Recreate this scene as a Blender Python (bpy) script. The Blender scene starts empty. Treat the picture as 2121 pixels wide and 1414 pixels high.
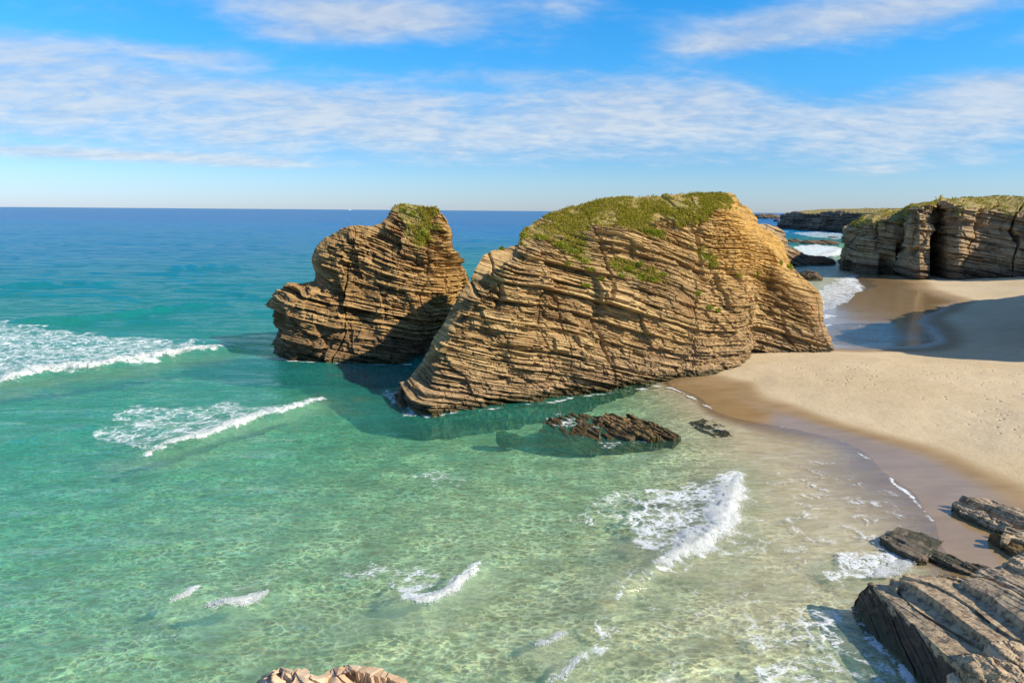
import bpy, math, random
import numpy as np
from mathutils import Matrix

# ------------------------------------------------------------------ camera, sky, sun, exposure
sc = bpy.context.scene
W_PX, H_PX = 2121.0, 1414.0
FOC = 1414.0                       # focal length in photo pixels (24 mm on 36 mm)
CAM_H = 15.0
PITCH = math.atan((707.0 - 436.3) / FOC)
ROLL = math.radians(0.447)
_f = np.array([0, math.cos(PITCH), -math.sin(PITCH)])
_r0 = np.array([1.0, 0, 0])
_u0 = np.cross(_r0, _f)
_r = math.cos(ROLL) * _r0 + math.sin(ROLL) * _u0
_u = -math.sin(ROLL) * _r0 + math.cos(ROLL) * _u0
CAM = np.array([0.0, 0.0, CAM_H])

cam_d = bpy.data.cameras.new("camera")
cam_d.sensor_width = 36.0
cam_d.lens = 36.0 * FOC / W_PX
cam_d.clip_start = 0.1
cam_d.clip_end = 60000.0
cam = bpy.data.objects.new("camera", cam_d)
sc.collection.objects.link(cam)
m = Matrix(((_r[0], _u[0], -_f[0], CAM[0]), (_r[1], _u[1], -_f[1], CAM[1]), (_r[2], _u[2], -_f[2], CAM[2]), (0, 0, 0, 1)))
cam.matrix_world = m
sc.camera = cam

SUN_EL = math.radians(35.0)
SUN_AZ = (0.93, -0.37)             # horizontal direction towards the sun (x right, y away)
_n = math.hypot(*SUN_AZ)
SUNV = np.array([SUN_AZ[0] / _n * math.cos(SUN_EL), SUN_AZ[1] / _n * math.cos(SUN_EL), math.sin(SUN_EL)])
sun_d = bpy.data.lights.new("sun", 'SUN')
sun_d.energy = 5.0
sun_d.angle = math.radians(0.5)
sun_d.color = (1.0, 0.89, 0.70)
sun = bpy.data.objects.new("sun", sun_d)
sc.collection.objects.link(sun)
from mathutils import Vector
sun.rotation_euler = Vector(SUNV).to_track_quat('Z', 'Y').to_euler()
sun.location = (60, -40, 80)

sc.view_settings.view_transform = 'Standard'
sc.view_settings.look = 'None'
sc.view_settings.gamma = 1.0
sc.view_settings.exposure = 0.35
sc.view_settings.use_curve_mapping = False
sc.cycles.use_denoising = True
sc.cycles.max_bounces = 5
sc.cycles.use_adaptive_sampling = True
sc.cycles.adaptive_threshold = 0.02
sc.cycles.diffuse_bounces = 2
sc.cycles.glossy_bounces = 2
sc.cycles.transparent_max_bounces = 8
sc.cycles.sample_clamp_indirect = 6.0


class NT:
    """small helper to write node trees as expressions"""
    def __init__(self, tree):
        self.t = tree
        self.n = tree.nodes
        self.l = tree.links

    def node(self, typ, **kw):
        nd = self.n.new(typ)
        for k, v in kw.items():
            setattr(nd, k, v)
        return nd

    def put(self, sock, v):
        if v is None:
            return
        if isinstance(v, bpy.types.NodeSocket):
            self.l.new(v, sock)
        else:
            if isinstance(v, (tuple, list)) and sock.type == 'RGBA' and len(v) == 3:
                v = (*v, 1.0)
            sock.default_value = v

    def math(self, op, a, b=None, c=None, clamp=False):
        nd = self.node('ShaderNodeMath', operation=op, use_clamp=clamp)
        self.put(nd.inputs[0], a); self.put(nd.inputs[1], b)
        if c is not None:
            self.put(nd.inputs[2], c)
        return nd.outputs[0]

    def vmath(self, op, a, b=None, scale=None):
        nd = self.node('ShaderNodeVectorMath', operation=op)
        self.put(nd.inputs[0], a)
        if b is not None:
            self.put(nd.inputs[1], b)
        if scale is not None:
            self.put(nd.inputs['Scale'], scale)
        return nd.outputs[0]

    def mul(self, a, b): return self.math('MULTIPLY', a, b)
    def add(self, a, b): return self.math('ADD', a, b)
    def sub(self, a, b): return self.math('SUBTRACT', a, b)

    def ss(self, x, lo, hi, out0=0.0, out1=1.0):
        nd = self.node('ShaderNodeMapRange', interpolation_type='SMOOTHSTEP')
        self.put(nd.inputs[0], x); self.put(nd.inputs[1], lo); self.put(nd.inputs[2], hi)
        self.put(nd.inputs[3], out0); self.put(nd.inputs[4], out1)
        return nd.outputs[0]

    def sep(self, v):
        nd = self.node('ShaderNodeSeparateXYZ'); self.put(nd.inputs[0], v)
        return nd.outputs

    def comb(self, x, y, z):
        nd = self.node('ShaderNodeCombineXYZ')
        self.put(nd.inputs[0], x); self.put(nd.inputs[1], y); self.put(nd.inputs[2], z)
        return nd.outputs[0]

    def noise(self, vec, scale, detail=4.0, rough=0.55, dist=0.0, lac=2.0):
        nd = self.node('ShaderNodeTexNoise')
        self.put(nd.inputs['Vector'], vec); self.put(nd.inputs['Scale'], scale)
        self.put(nd.inputs['Detail'], detail); self.put(nd.inputs['Roughness'], rough)
        self.put(nd.inputs['Distortion'], dist); self.put(nd.inputs['Lacunarity'], lac)
        return nd.outputs[0]

    def voro(self, vec, scale, feature='F1', rand=1.0):
        nd = self.node('ShaderNodeTexVoronoi', feature=feature)
        self.put(nd.inputs['Vector'], vec); self.put(nd.inputs['Scale'], scale)
        self.put(nd.inputs['Randomness'], rand)
        return nd.outputs['Distance']

    def mix(self, fac, a, b, blend='MIX'):
        nd = self.node('ShaderNodeMix', data_type='RGBA', blend_type=blend)
        self.put(nd.inputs[0], fac); self.put(nd.inputs[6], a); self.put(nd.inputs[7], b)
        return nd.outputs[2]

    def ramp(self, fac, stops, interp='LINEAR'):
        nd = self.node('ShaderNodeValToRGB')
        cr = nd.color_ramp; cr.interpolation = interp
        while len(cr.elements) < len(stops):
            cr.elements.new(0.5)
        for e, (p, c) in zip(cr.elements, stops):
            e.position = p
            e.color = (*c, 1.0) if len(c) == 3 else c
        self.put(nd.inputs[0], fac)
        return nd.outputs[0]

    def attr(self, name):
        nd = self.node('ShaderNodeAttribute', attribute_name=name)
        return nd.outputs['Fac']

    def mixs(self, fac, a, b):
        nd = self.node('ShaderNodeMixShader')
        self.put(nd.inputs[0], fac); self.put(nd.inputs[1], a); self.put(nd.inputs[2], b)
        return nd.outputs[0]

    def bump(self, h, strength=1.0, dist=1.0, normal=None):
        nd = self.node('ShaderNodeBump')
        self.put(nd.inputs['Height'], h); self.put(nd.inputs['Strength'], strength)
        self.put(nd.inputs['Distance'], dist)
        if normal is not None:
            self.put(nd.inputs['Normal'], normal)
        return nd.outputs[0]


def build_world():
    w = bpy.data.worlds.new("World")
    sc.world = w
    w.use_nodes = True
    T = NT(w.node_tree)
    T.n.clear()
    out = T.node('ShaderNodeOutputWorld')
    bg = T.node('ShaderNodeBackground')
    sky = T.node('ShaderNodeTexSky', sky_type='NISHITA')
    sky.sun_disc = False
    sky.sun_elevation = SUN_EL
    sky.sun_rotation = math.atan2(SUNV[0], SUNV[1])
    sky.altitude = 0.0
    sky.air_density = 1.0
    sky.dust_density = 0.25
    sky.ozone_density = 2.5
    tc = T.node('ShaderNodeTexCoord')
    d = T.vmath('NORMALIZE', tc.outputs['Generated'])
    x, y, z = T.sep(d)
    el = T.mul(T.math('ARCSINE', z), 180 / math.pi)
    az = T.mul(T.math('ARCTAN2', x, y), 180 / math.pi)
    zz = T.math('MAXIMUM', T.add(z, 0.20), 0.05)
    q = T.comb(T.math('DIVIDE', x, zz), T.math('DIVIDE', y, zz), 0.0)
    # warm haze near the horizon, deep polarised blue above
    tint = T.ramp(T.math('DIVIDE', T.math('MAXIMUM', el, 0.0), 40.0),
                  [(0.0, (0.88, 1.10, 1.72)), (0.06, (0.80, 1.14, 1.66)), (0.12, (0.56, 1.06, 1.62)), (0.24, (0.44, 1.34, 1.95)),
                   (0.40, (0.26, 1.40, 2.15)), (1.0, (0.18, 0.95, 1.65))])
    base = T.mix(1.0, sky.outputs[0], tint, 'MULTIPLY')
    # cloud fields
    n1 = T.noise(T.vmath('MULTIPLY', q, (0.8, 1.0, 1.0)), 1.9, 5.0, 0.64, 0.35)
    n2 = T.noise(T.vmath('MULTIPLY', q, (0.75, 1.1, 1.0)), 6.0, 3.0, 0.55, 0.6)
    wob = T.noise(T.comb(az, 0.0, 0.0), 0.055, 3.0, 0.5)
    wob = T.mul(T.sub(wob, 0.5), 3.4)
    elw = T.add(el, wob)
    # the long bank of thin cloud
    lo = T.ss(elw, 1.8, 6.4)
    hi_edge = T.add(10.0, T.mul(T.sub(wob, 0.0), 0.6))
    # bank is higher at the left, dips over the middle, with a hole right of centre
    lefts = T.sub(T.ss(az, -40.0, -8.0, 0.9, -0.6), T.ss(az, 14.0, 27.0, 0.0, 1.0))
    mid = T.mul(T.math('EXPONENT', T.mul(T.math('POWER', T.math('DIVIDE', T.sub(az, 11.0), 9.0), 2.0), -1.0)), 1.2)
    hi = T.add(T.add(hi_edge, lefts), mid)
    up = T.sub(1.0, T.ss(T.sub(el, hi), -1.8, 1.9))
    bank = T.mul(lo, up)
    hole = T.math('EXPONENT', T.mul(T.add(T.math('POWER', T.math('DIVIDE', T.sub(az, 25.5), 5.5), 2.0),
                                          T.math('POWER', T.math('DIVIDE', T.sub(el, 9.3), 1.8), 2.0)), -1.0))
    bank = T.mul(bank, T.sub(1.0, T.mul(hole, 0.8)))
    n3 = T.noise(T.vmath('MULTIPLY', q, (0.75, 1.15, 1.0)), 15.0, 3.0, 0.6, 0.4)
    # high patches
    def blob(a, e, ra, re, s):
        v = T.math('EXPONENT', T.mul(T.add(T.math('POWER', T.math('DIVIDE', T.sub(az, a), ra), 2.0),
                                           T.math('POWER', T.math('DIVIDE', T.sub(el, e), re), 2.0)), -1.0))
        return T.mul(v, s)
    b = blob(-11.5, 14.2, 12.5, 1.7, 1.08)
    b = T.add(b, blob(4.0, 15.4, 5.0, 1.0, 0.4))
    b = T.add(b, blob(-24.0, 10.8, 9.0, 0.8, 0.5))
    b = T.add(b, blob(-3.0, 10.4, 7.0, 0.7, 0.42))
    b = T.add(b, blob(35.0, 8.6, 6.0, 0.9, 0.45))
    b = T.add(b, blob(-17.0, 12.6, 5.0, 0.7, 0.5))
    b = T.add(b, blob(25.0, 13.6, 13.0, 1.6, 1.0))
    b = T.add(b, blob(16.0, 12.2, 6.0, 0.8, 0.6))
    b = T.add(b, blob(36.0, 11.0, 3.0, 0.6, 0.5))
    b = T.add(b, blob(-30.0, 3.6, 14.0, 0.45, 0.75))
    b = T.add(b, blob(-18.0, 3.25, 5.0, 0.3, 0.5))
    b = T.add(b, blob(27.5, 3.1, 2.6, 0.35, 0.65))
    # overhead the same broken cloud goes on
    b = T.add(b, T.mul(T.ss(el, 14.5, 22.0), 0.42))
    cover = T.math('MINIMUM', T.add(T.mul(bank, 0.92), b), 1.1)
    nn = T.add(T.add(T.mul(n1, 0.56), T.mul(n2, 0.30)), T.mul(n3, 0.16))
    dens = T.sub(T.add(nn, T.mul(cover, 0.52)), 0.70)
    alpha = T.ss(dens, -0.13, 0.40, 0.0, 0.88)
    # far away cloud drowns in the horizon haze
    alpha = T.mul(alpha, T.ss(el, 1.2, 4.0, 0.35, 1.0))
    shade = T.ss(T.add(T.add(T.mul(n2, 0.6), T.mul(n3, 0.4)), T.mul(dens, 0.25)), 0.34, 0.74)
    ccol = T.mix(shade, (5.0, 6.2, 8.2), (7.6, 8.15, 8.9))
    hz = T.ss(el, 2.0, 12.0)
    ccol = T.mix(1.0, ccol, T.mix(hz, (1.04, 1.06, 1.04), (0.88, 0.91, 0.95)), 'MULTIPLY')
    col = T.mix(alpha, base, ccol)
    T.put(bg.inputs[0], col)
    bg.inputs[1].default_value = 0.075
    T.l.new(bg.outputs[0], out.inputs[0])
build_world()


# ------------------------------------------------------------------ photo pixel <-> place
def ray(px, py):
    px = np.asarray(px, float); py = np.asarray(py, float)
    a = (px - W_PX / 2) / FOC
    b = -(py - H_PX / 2) / FOC
    return _f + a[..., None] * _r + b[..., None] * _u

def P(px, py, z=0.0):
    """point where the pixel's ray meets height z"""
    d = ray(px, py)
    t = (np.asarray(z, float) - CAM_H) / d[..., 2]
    return CAM + d * t[..., None]

def PY(px, py, Y):
    """point on the pixel's ray at distance Y along the ground axis"""
    d = ray(px, py)
    t = np.asarray(Y, float) / d[..., 1]
    return CAM + d * t[..., None]

def pix(p):
    v = p - CAM
    c = v @ _f
    c = np.where(np.abs(c) < 1e-6, 1e-6, c)
    return np.stack([W_PX / 2 + FOC * (v @ _r) / c, H_PX / 2 - FOC * (v @ _u) / c], -1)


# ------------------------------------------------------------------ numpy noise
def _h(i, j, k, seed=0):
    n = (i.astype(np.int64) * 374761393 + j.astype(np.int64) * 668265263 + k.astype(np.int64) * 2147483629 + seed * 974634777) & 0xFFFFFFFF
    n = ((n ^ (n >> 13)) * 1274126177) & 0xFFFFFFFF
    n = (n ^ (n >> 16)) & 0xFFFFFFFF
    n = (n * 2246822519) & 0xFFFFFFFF
    n = n ^ (n >> 15)
    return (n & 0xFFFFFF) / float(0xFFFFFF)

def vn(p, seed=0):
    """value noise 0..1 at p (...,3)"""
    f = np.floor(p)
    t = p - f
    t = t * t * t * (t * (t * 6 - 15) + 10)
    i, j, k = (f[..., 0].astype(np.int64), f[..., 1].astype(np.int64), f[..., 2].astype(np.int64))
    x, y, z = t[..., 0], t[..., 1], t[..., 2]
    def L(a, b, w): return a + (b - a) * w
    c00 = L(_h(i, j, k, seed), _h(i + 1, j, k, seed), x)
    c10 = L(_h(i, j + 1, k, seed), _h(i + 1, j + 1, k, seed), x)
    c01 = L(_h(i, j, k + 1, seed), _h(i + 1, j, k + 1, seed), x)
    c11 = L(_h(i, j + 1, k + 1, seed), _h(i + 1, j + 1, k + 1, seed), x)
    return L(L(c00, c10, y), L(c01, c11, y), z)

def fbm(p, oct=4, seed=0, gain=0.5):
    a, s, t = 1.0, 0.0, 0.0
    for o in range(oct):
        s = s + a * vn(p * (2.03 ** o) + 17.3 * o, seed + o)
        t += a
        a *= gain
    return s / t

def h1(k, seed=0):
    k = np.asarray(k)
    return _h(k, k * 0 + 7, k * 0 + 3, seed)

def h2(k, j, seed=0):
    return _h(np.asarray(k), np.asarray(j), np.asarray(k) * 0 + 5, seed)

def sstep(x, a, b):
    t = np.clip((x - a) / (b - a), 0, 1)
    return t * t * (3 - 2 * t)


# ------------------------------------------------------------------ object helpers
def link(o, parent=None):
    sc.collection.objects.link(o)
    if parent is not None:
        o.parent = parent
    return o

def mesh_obj(name, verts, faces, mat, parent=None, attrs=None, smooth=False):
    me = bpy.data.meshes.new(name)
    verts = np.ascontiguousarray(verts, dtype=np.float32)
    faces = np.asarray(faces)
    nf, k = faces.shape
    me.vertices.add(len(verts))
    me.vertices.foreach_set('co', verts.ravel())
    me.loops.add(nf * k)
    me.loops.foreach_set('vertex_index', faces.astype(np.int32).ravel())
    me.polygons.add(nf)
    me.polygons.foreach_set('loop_start', np.arange(0, nf * k, k, dtype=np.int32))
    me.polygons.foreach_set('loop_total', np.full(nf, k, dtype=np.int32))
    if smooth:
        me.polygons.foreach_set('use_smooth', np.ones(nf, dtype=bool))
    else:
        me.polygons.foreach_set('use_smooth', np.zeros(nf, dtype=bool))
    if attrs:
        for an, av in attrs.items():
            at = me.attributes.new(an, 'FLOAT', 'POINT')
            at.data.foreach_set('value', np.ascontiguousarray(av, dtype=np.float32))
    me.update(calc_edges=True)
    me.materials.append(mat)
    return link(bpy.data.objects.new(name, me), parent)

def empty(name, loc=(0, 0, 0)):
    o = bpy.data.objects.new(name, None)
    o.location = loc
    o.empty_display_size = 0.5
    return link(o)

def tag(o, label=None, cat=None, group=None, kind=None):
    if label: o['label'] = label
    if cat: o['category'] = cat
    if group: o['group'] = group
    if kind: o['kind'] = kind
    return o

def grid_faces(nu, nv, wrap=False):
    """vertex index u*nv+v"""
    ua = np.arange(nu if wrap else nu - 1)
    va = np.arange(nv - 1)
    U, V = np.meshgrid(ua, va, indexing='ij')
    U2 = (U + 1) % nu
    f = np.stack([U * nv + V, U2 * nv + V, U2 * nv + V + 1, U * nv + V + 1], -1)
    return f.reshape(-1, 4)

def sub_mesh(verts, faces, sel, attrs):
    f = faces[sel]
    used, inv = np.unique(f.ravel(), return_inverse=True)
    return verts[used], inv.reshape(f.shape), {k: v[used] for k, v in attrs.items()}

def components(faces, nverts):
    lab = np.arange(nverts)
    for _ in range(400):
        m_ = lab[faces].min(1)
        new = lab.copy()
        np.minimum.at(new, faces.ravel(), np.repeat(m_, faces.shape[1]))
        for _k in range(4):
            new = new[new]
        if (new == lab).all():
            break
        lab = new
    return lab[faces[:, 0]]

def catmull(pts, u):
    """pts (n, ...) at integer params, u in 0..n-1"""
    n = len(pts)
    i = np.clip(np.floor(u).astype(int), 0, n - 2)
    t = (u - i)
    sh = (len(u),) + (1,) * (pts.ndim - 1)
    t = t.reshape(sh)
    p0 = pts[np.clip(i - 1, 0, n - 1)]; p1 = pts[i]; p2 = pts[i + 1]; p3 = pts[np.clip(i + 2, 0, n - 1)]
    m1 = (p2 - p0) * 0.5; m2 = (p3 - p1) * 0.5
    return ((2 * t**3 - 3 * t**2 + 1) * p1 + (t**3 - 2 * t**2 + t) * m1 + (-2 * t**3 + 3 * t**2) * p2 + (t**3 - t**2) * m2)

def in_poly(q, poly):
    x, y = q[..., 0], q[..., 1]
    r = np.zeros(x.shape, bool)
    n = len(poly)
    for a in range(n):
        x0, y0 = poly[a]; x1, y1 = poly[(a + 1) % n]
        c = ((y0 > y) != (y1 > y)) & (x < (x1 - x0) * (y - y0) / (y1 - y0 + 1e-9) + x0)
        r ^= c
    return r


# ------------------------------------------------------------------ materials
def new_mat(name):
    mt = bpy.data.materials.new(name)
    mt.use_nodes = True
    T = NT(mt.node_tree)
    T.n.clear()
    out = T.node('ShaderNodeOutputMaterial')
    return mt, T, out

def principled(T, out, col, rough=0.9, normal=None, spec=0.3, metallic=0.0):
    b = T.node('ShaderNodeBsdfPrincipled')
    T.put(b.inputs['Base Color'], col)
    T.put(b.inputs['Roughness'], rough)
    T.put(b.inputs['Specular IOR Level'], spec)
    T.put(b.inputs['Metallic'], metallic)
    if normal is not None:
        T.put(b.inputs['Normal'], normal)
    T.l.new(b.outputs[0], out.inputs[0])
    return b

def rock_material(name, light, mid, dark, low, bump=0.05, dip=(0.3, 0.0), fine=1.0, warm=(0.50, 0.29, 0.075), wet_z=0.55, low_z=4.2, seaweed=(0.05, 0.045, 0.018), mottle=False):
    mt, T, out = new_mat(name)
    pos = T.node('ShaderNodeNewGeometry').outputs['Position']
    x, y, z = T.sep(pos)
    big = T.noise(pos, 0.22, 4.0, 0.6)
    med = T.noise(pos, 1.1, 4.0, 0.62)
    # bedding coordinate, for colour bands that run with the layers
    s = T.add(T.add(z, T.mul(x, dip[0])), T.add(T.mul(y, dip[1]), T.mul(big, 2.4)))
    band = T.noise(T.comb(T.mul(x, 0.05), T.mul(y, 0.05), T.mul(s, 1.0)), 2.3 * fine, 4.0, 0.7)
    hair = T.noise(T.comb(T.mul(x, 0.12), T.mul(y, 0.12), T.mul(s, 1.0)), 12.0 * fine, 3.0, 0.7)
    tone = T.attr('tone')
    v = T.add(T.add(T.mul(tone, 0.34), T.mul(band, 0.62)), T.add(T.mul(med, 0.30), T.mul(hair, 0.34)))
    v = T.sub(v, 0.26)
    col = T.ramp(v, [(0.22, dark), (0.44, mid), (0.62, light), (0.86, tuple(min(1, c * 1.25) for c in light))])
    pt = T.ss(T.noise(T.comb(x, y, T.mul(s, 1.6)), 0.16, 4.0, 0.62, 0.4), 0.50, 0.66)
    col = T.mix(T.mul(pt, 0.62), col, T.mix(0.4, dark, mid))
    # iron stain
    st = T.ss(T.noise(pos, 0.35, 4.0, 0.65, 0.6), 0.55, 0.72)
    col = T.mix(T.mul(st, 0.55), col, (0.30, 0.125, 0.04))
    # grey lichen
    li = T.ss(T.noise(pos, 0.8, 4.0, 0.7), 0.60, 0.75)
    col = T.mix(T.mul(li, 0.4), col, (0.33, 0.29, 0.22))
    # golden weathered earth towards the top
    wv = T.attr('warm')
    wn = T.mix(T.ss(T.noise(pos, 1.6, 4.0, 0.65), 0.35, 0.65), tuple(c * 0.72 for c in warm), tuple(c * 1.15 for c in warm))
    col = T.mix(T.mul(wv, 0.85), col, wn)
    # tidal zone: barnacled grey brown, then dark weed at the waterline
    zz = T.add(z, T.mul(T.sub(big, 0.5), 3.0))
    lw = T.sub(1.0, T.ss(zz, low_z * 0.45, low_z))
    lc = T.mix(T.ss(T.noise(pos, 2.2, 4.0, 0.7), 0.4, 0.62), tuple(c * 0.7 for c in low), tuple(min(1, c * 1.2) for c in low))
    col = T.mix(T.mul(lw, 0.78), col, lc)
    if mottle:
        mo = T.noise(T.vmath('MULTIPLY', pos, (1.0, 1.6, 1.0)), 3.2, 4.0, 0.75, 0.4)
        col = T.mix(T.mul(T.ss(mo, 0.50, 0.58), 0.65), col, (0.50, 0.385, 0.25))
        col = T.mix(T.mul(T.sub(1.0, T.ss(mo, 0.40, 0.48)), 0.75), col, (0.11, 0.09, 0.075))
    wz = T.sub(1.0, T.ss(T.add(z, T.mul(T.sub(med, 0.5), 0.9)), wet_z * 0.35, wet_z))
    col = T.mix(T.mul(wz, 0.85), col, seaweed)
    # soil under the turf
    g = T.attr('grass')
    gs = T.mix(T.noise(pos, 2.5, 4.0), (0.22, 0.19, 0.035), (0.38, 0.29, 0.12))
    col = T.mix(T.mul(g, T.ss(T.noise(pos, 1.3, 4.0, 0.7), 0.36, 0.54, 0.25, 1.0)), col, gs)
    rough = T.sub(0.92, T.mul(wz, 0.5))
    hgt = T.add(T.mul(T.noise(pos, 6.0, 4.0, 0.7), 0.6), T.mul(hair, 0.7))
    nb = T.bump(hgt, 0.9, bump)
    principled(T, out, col, rough, nb, 0.25)
    return mt

M_STACK = rock_material('stratified_rock', (0.49, 0.335, 0.150), (0.31, 0.190, 0.080), (0.085, 0.050, 0.026), (0.35, 0.235, 0.125), dip=(0.25, -0.04), wet_z=0.85, bump=0.08)
M_STACK2 = rock_material('brown_stratified_rock', (0.43, 0.275, 0.115), (0.25, 0.145, 0.060), (0.070, 0.040, 0.022), (0.22, 0.135, 0.07), dip=(0.22, -0.04), wet_z=0.85, bump=0.08)
M_CLIFF = rock_material('cliff_rock', (0.43, 0.305, 0.165), (0.24, 0.162, 0.092), (0.055, 0.038, 0.028), (0.10, 0.062, 0.042), bump=0.12, dip=(0.16, 0.0), fine=0.5)
M_FAR = rock_material('distant_rock', (0.24, 0.18, 0.12), (0.11, 0.085, 0.065), (0.045, 0.038, 0.035), (0.05, 0.04, 0.034), bump=0.2, fine=0.3)
M_SHORE = rock_material('shore_rock', (0.50, 0.375, 0.235), (0.34, 0.245, 0.15), (0.15, 0.105, 0.07), (0.44, 0.325, 0.20), bump=0.025, fine=2.2, wet_z=0.42, low_z=5.0, mottle=True)
M_WETROCK = rock_material('wet_rock', (0.25, 0.165, 0.07), (0.15, 0.095, 0.04), (0.07, 0.045, 0.02), (0.20, 0.125, 0.05), bump=0.03, fine=2.0, wet_z=0.35, low_z=1.5, seaweed=(0.055, 0.04, 0.016))
M_SLABDARK = rock_material('dark_wet_rock', (0.19, 0.155, 0.115), (0.115, 0.09, 0.066), (0.05, 0.04, 0.03), (0.13, 0.105, 0.075), bump=0.03, fine=2.0, wet_z=0.30, low_z=1.5)
M_FLANK = rock_material('shade_painted_bed_rock', (0.17, 0.125, 0.085), (0.10, 0.07, 0.048), (0.045, 0.03, 0.022), (0.11, 0.075, 0.05), bump=0.03, fine=2.2, wet_z=0.5, low_z=5.0)  # darkened bed rock: the flank's shade is put into its colour
M_CRAG = rock_material('pale_rock', (0.62, 0.45, 0.30), (0.50, 0.33, 0.19), (0.28, 0.17, 0.09), (0.5, 0.35, 0.2), bump=0.012, fine=3.0, wet_z=0.02, low_z=0.02)

def leaf_material(name, a, b, c):
    mt, T, out = new_mat(name)
    pos = T.node('ShaderNodeNewGeometry').outputs['Position']
    v = T.add(T.mul(T.attr('tone'), 0.55), T.mul(T.noise(pos, 0.55, 4.0, 0.6), 0.6))
    col = T.ramp(v, [(0.25, a), (0.52, b), (0.8, c)])
    d = T.node('ShaderNodeBsdfDiffuse'); T.put(d.inputs[0], col)
    tr = T.node('ShaderNodeBsdfTranslucent'); T.put(tr.inputs[0], col)
    T.l.new(T.mixs(0.3, d.outputs[0], tr.outputs[0]), out.inputs[0])
    return mt

M_GRASS = leaf_material('turf_grass', (0.15, 0.175, 0.014), (0.34, 0.315, 0.026), (0.54, 0.42, 0.11))
M_PLANT = leaf_material('samphire_leaf', (0.13, 0.19, 0.014), (0.26, 0.33, 0.026), (0.42, 0.42, 0.07))


# ------------------------------------------------------------------ layered rock surfaces
def strata(p, ax, ay, along, seed, scales, warp=1.1, warp_l=9.0):
    x, y, z = p[..., 0], p[..., 1], p[..., 2]
    wp = (fbm(p / warp_l, 2, seed, 0.4) - 0.5) * 2 * warp + (vn(p / 2.3, seed + 9) - 0.5) * 0.07
    s = z + ax * x + ay * y + wp
    w = x * along[0] + y * along[1] + (vn(p / 1.7, seed + 4) - 0.5) * 1.2 + 0.25 * z
    disp = np.zeros(len(p)); tone = np.zeros(len(p)); tt = 0
    for q, (t, amp, L) in enumerate(scales):
        st = s / t
        st = st + 0.9 * vn(np.stack([st * 0.55, st * 0, st * 0 + q], -1), seed + 20 + q)
        k = np.floor(st).astype(np.int64)
        fr = st - k
        j = np.floor(w / L + h1(k, seed + q) * 9.0).astype(np.int64)
        hh = h2(k, j, seed + 31 * q)
        hl = h1(k, seed + 57 * q)
        mod = 0.45 + 1.1 * vn(p / (5.0 + q), seed + 70 + q)
        # joints between beds are worn back a little
        groove = -(0.62 if q < 2 else 0.85) * (fr > 0.82) * (hl > (0.62 if q < 2 else 0.5)) * sstep(vn(p / 2.5, seed + 90 + q), 0.30, 0.55)
        disp += amp * mod * ((0.75 * hh + 0.25 * hl) - 0.5 - 0.22 * fr + 0.11 + groove)
        tone += (0.5 * hh + 0.5 * hl) * (q + 1)
        tt += q + 1
    return disp, tone / tt, s

def loft(stations, nu, nv_list, back=None, below=3.0, linear=False):
    """stations: list of lists of world points (front base ... ridge).  returns grid (nu, nv, 3) and v param (curve index)"""
    S = np.array(stations, float)                     # (ns, nc, 3)
    ns, nc, _ = S.shape
    # arclength-ish parameter along u so that quads stay even
    mid = S[:, nc // 2]
    ba = S[:, 0]
    dl = 0.5 * np.linalg.norm(np.diff(mid, axis=0), axis=1) + 0.5 * np.linalg.norm(np.diff(ba, axis=0), axis=1)
    cum = np.concatenate([[0], np.cumsum(dl)])
    uu = np.interp(np.linspace(0, cum[-1], nu), cum, np.arange(ns))
    C = catmull(S, uu)                                # (nu, nc, 3)
    if linear:
        i0 = np.clip(np.floor(uu).astype(int), 0, ns - 2); tt = (uu - i0)[:, None, None]
        C = S[i0] * (1 - tt) + S[i0 + 1] * tt
    if back is not None:
        C = np.concatenate([C, back(C)], axis=1)
    base = C[:, 0:1].copy(); d = C[:, 1:2] - C[:, 0:1]
    low = base.copy(); low[..., 2] -= below
    low[..., :2] -= 0.25 * d[..., :2]
    C = np.concatenate([low, C], axis=1)
    cols = []; vp = []
    for a in range(C.shape[1] - 1):
        n = nv_list[a]
        t = np.linspace(0, 1, n, endpoint=(a == C.shape[1] - 2))
        cols.append(C[:, a:a + 1] * (1 - t)[None, :, None] + C[:, a + 1:a + 2] * t[None, :, None])
        vp.append(a - 1 + t)
    G = np.concatenate(cols, axis=1)
    return G, np.concatenate(vp), uu

def smooth_v(G, it):
    for _ in range(it):
        G[:, 1:-1] = 0.25 * G[:, :-2] + 0.5 * G[:, 1:-1] + 0.25 * G[:, 2:]
    return G

def grid_normals(G):
    du = np.gradient(G, axis=0); dv = np.gradient(G, axis=1)
    n = np.cross(du, dv)
    n /= np.linalg.norm(n, axis=-1, keepdims=True) + 1e-9
    return n


def leaf_cloud(centres, normals, n_per, size, rng, spread, up=0.5):
    """little triangular leaves round every centre"""
    m = len(centres)
    c = np.repeat(centres, n_per, axis=0) + rng.normal(0, 1, (m * n_per, 3)) * spread
    nr = np.repeat(normals, n_per, axis=0)
    d = nr * up + rng.normal(0, 0.55, (m * n_per, 3))
    d[:, 2] += 0.35
    d /= np.linalg.norm(d, axis=1, keepdims=True) + 1e-9
    side = np.cross(d, rng.normal(0, 1, d.shape))
    side /= np.linalg.norm(side, axis=1, keepdims=True) + 1e-9
    L = size * rng.uniform(0.55, 1.3, (len(c), 1))
    wd = L * rng.uniform(0.18, 0.34, (len(c), 1))
    v = np.stack([c - side * wd, c + side * wd, c + d * L], 1).reshape(-1, 3)
    f = np.arange(len(v)).reshape(-1, 3)
    tone = np.repeat(np.repeat(rng.uniform(0, 1, m), n_per) * 0.6 + rng.uniform(0, 0.4, m * n_per), 3)
    return v, f, tone

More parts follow.
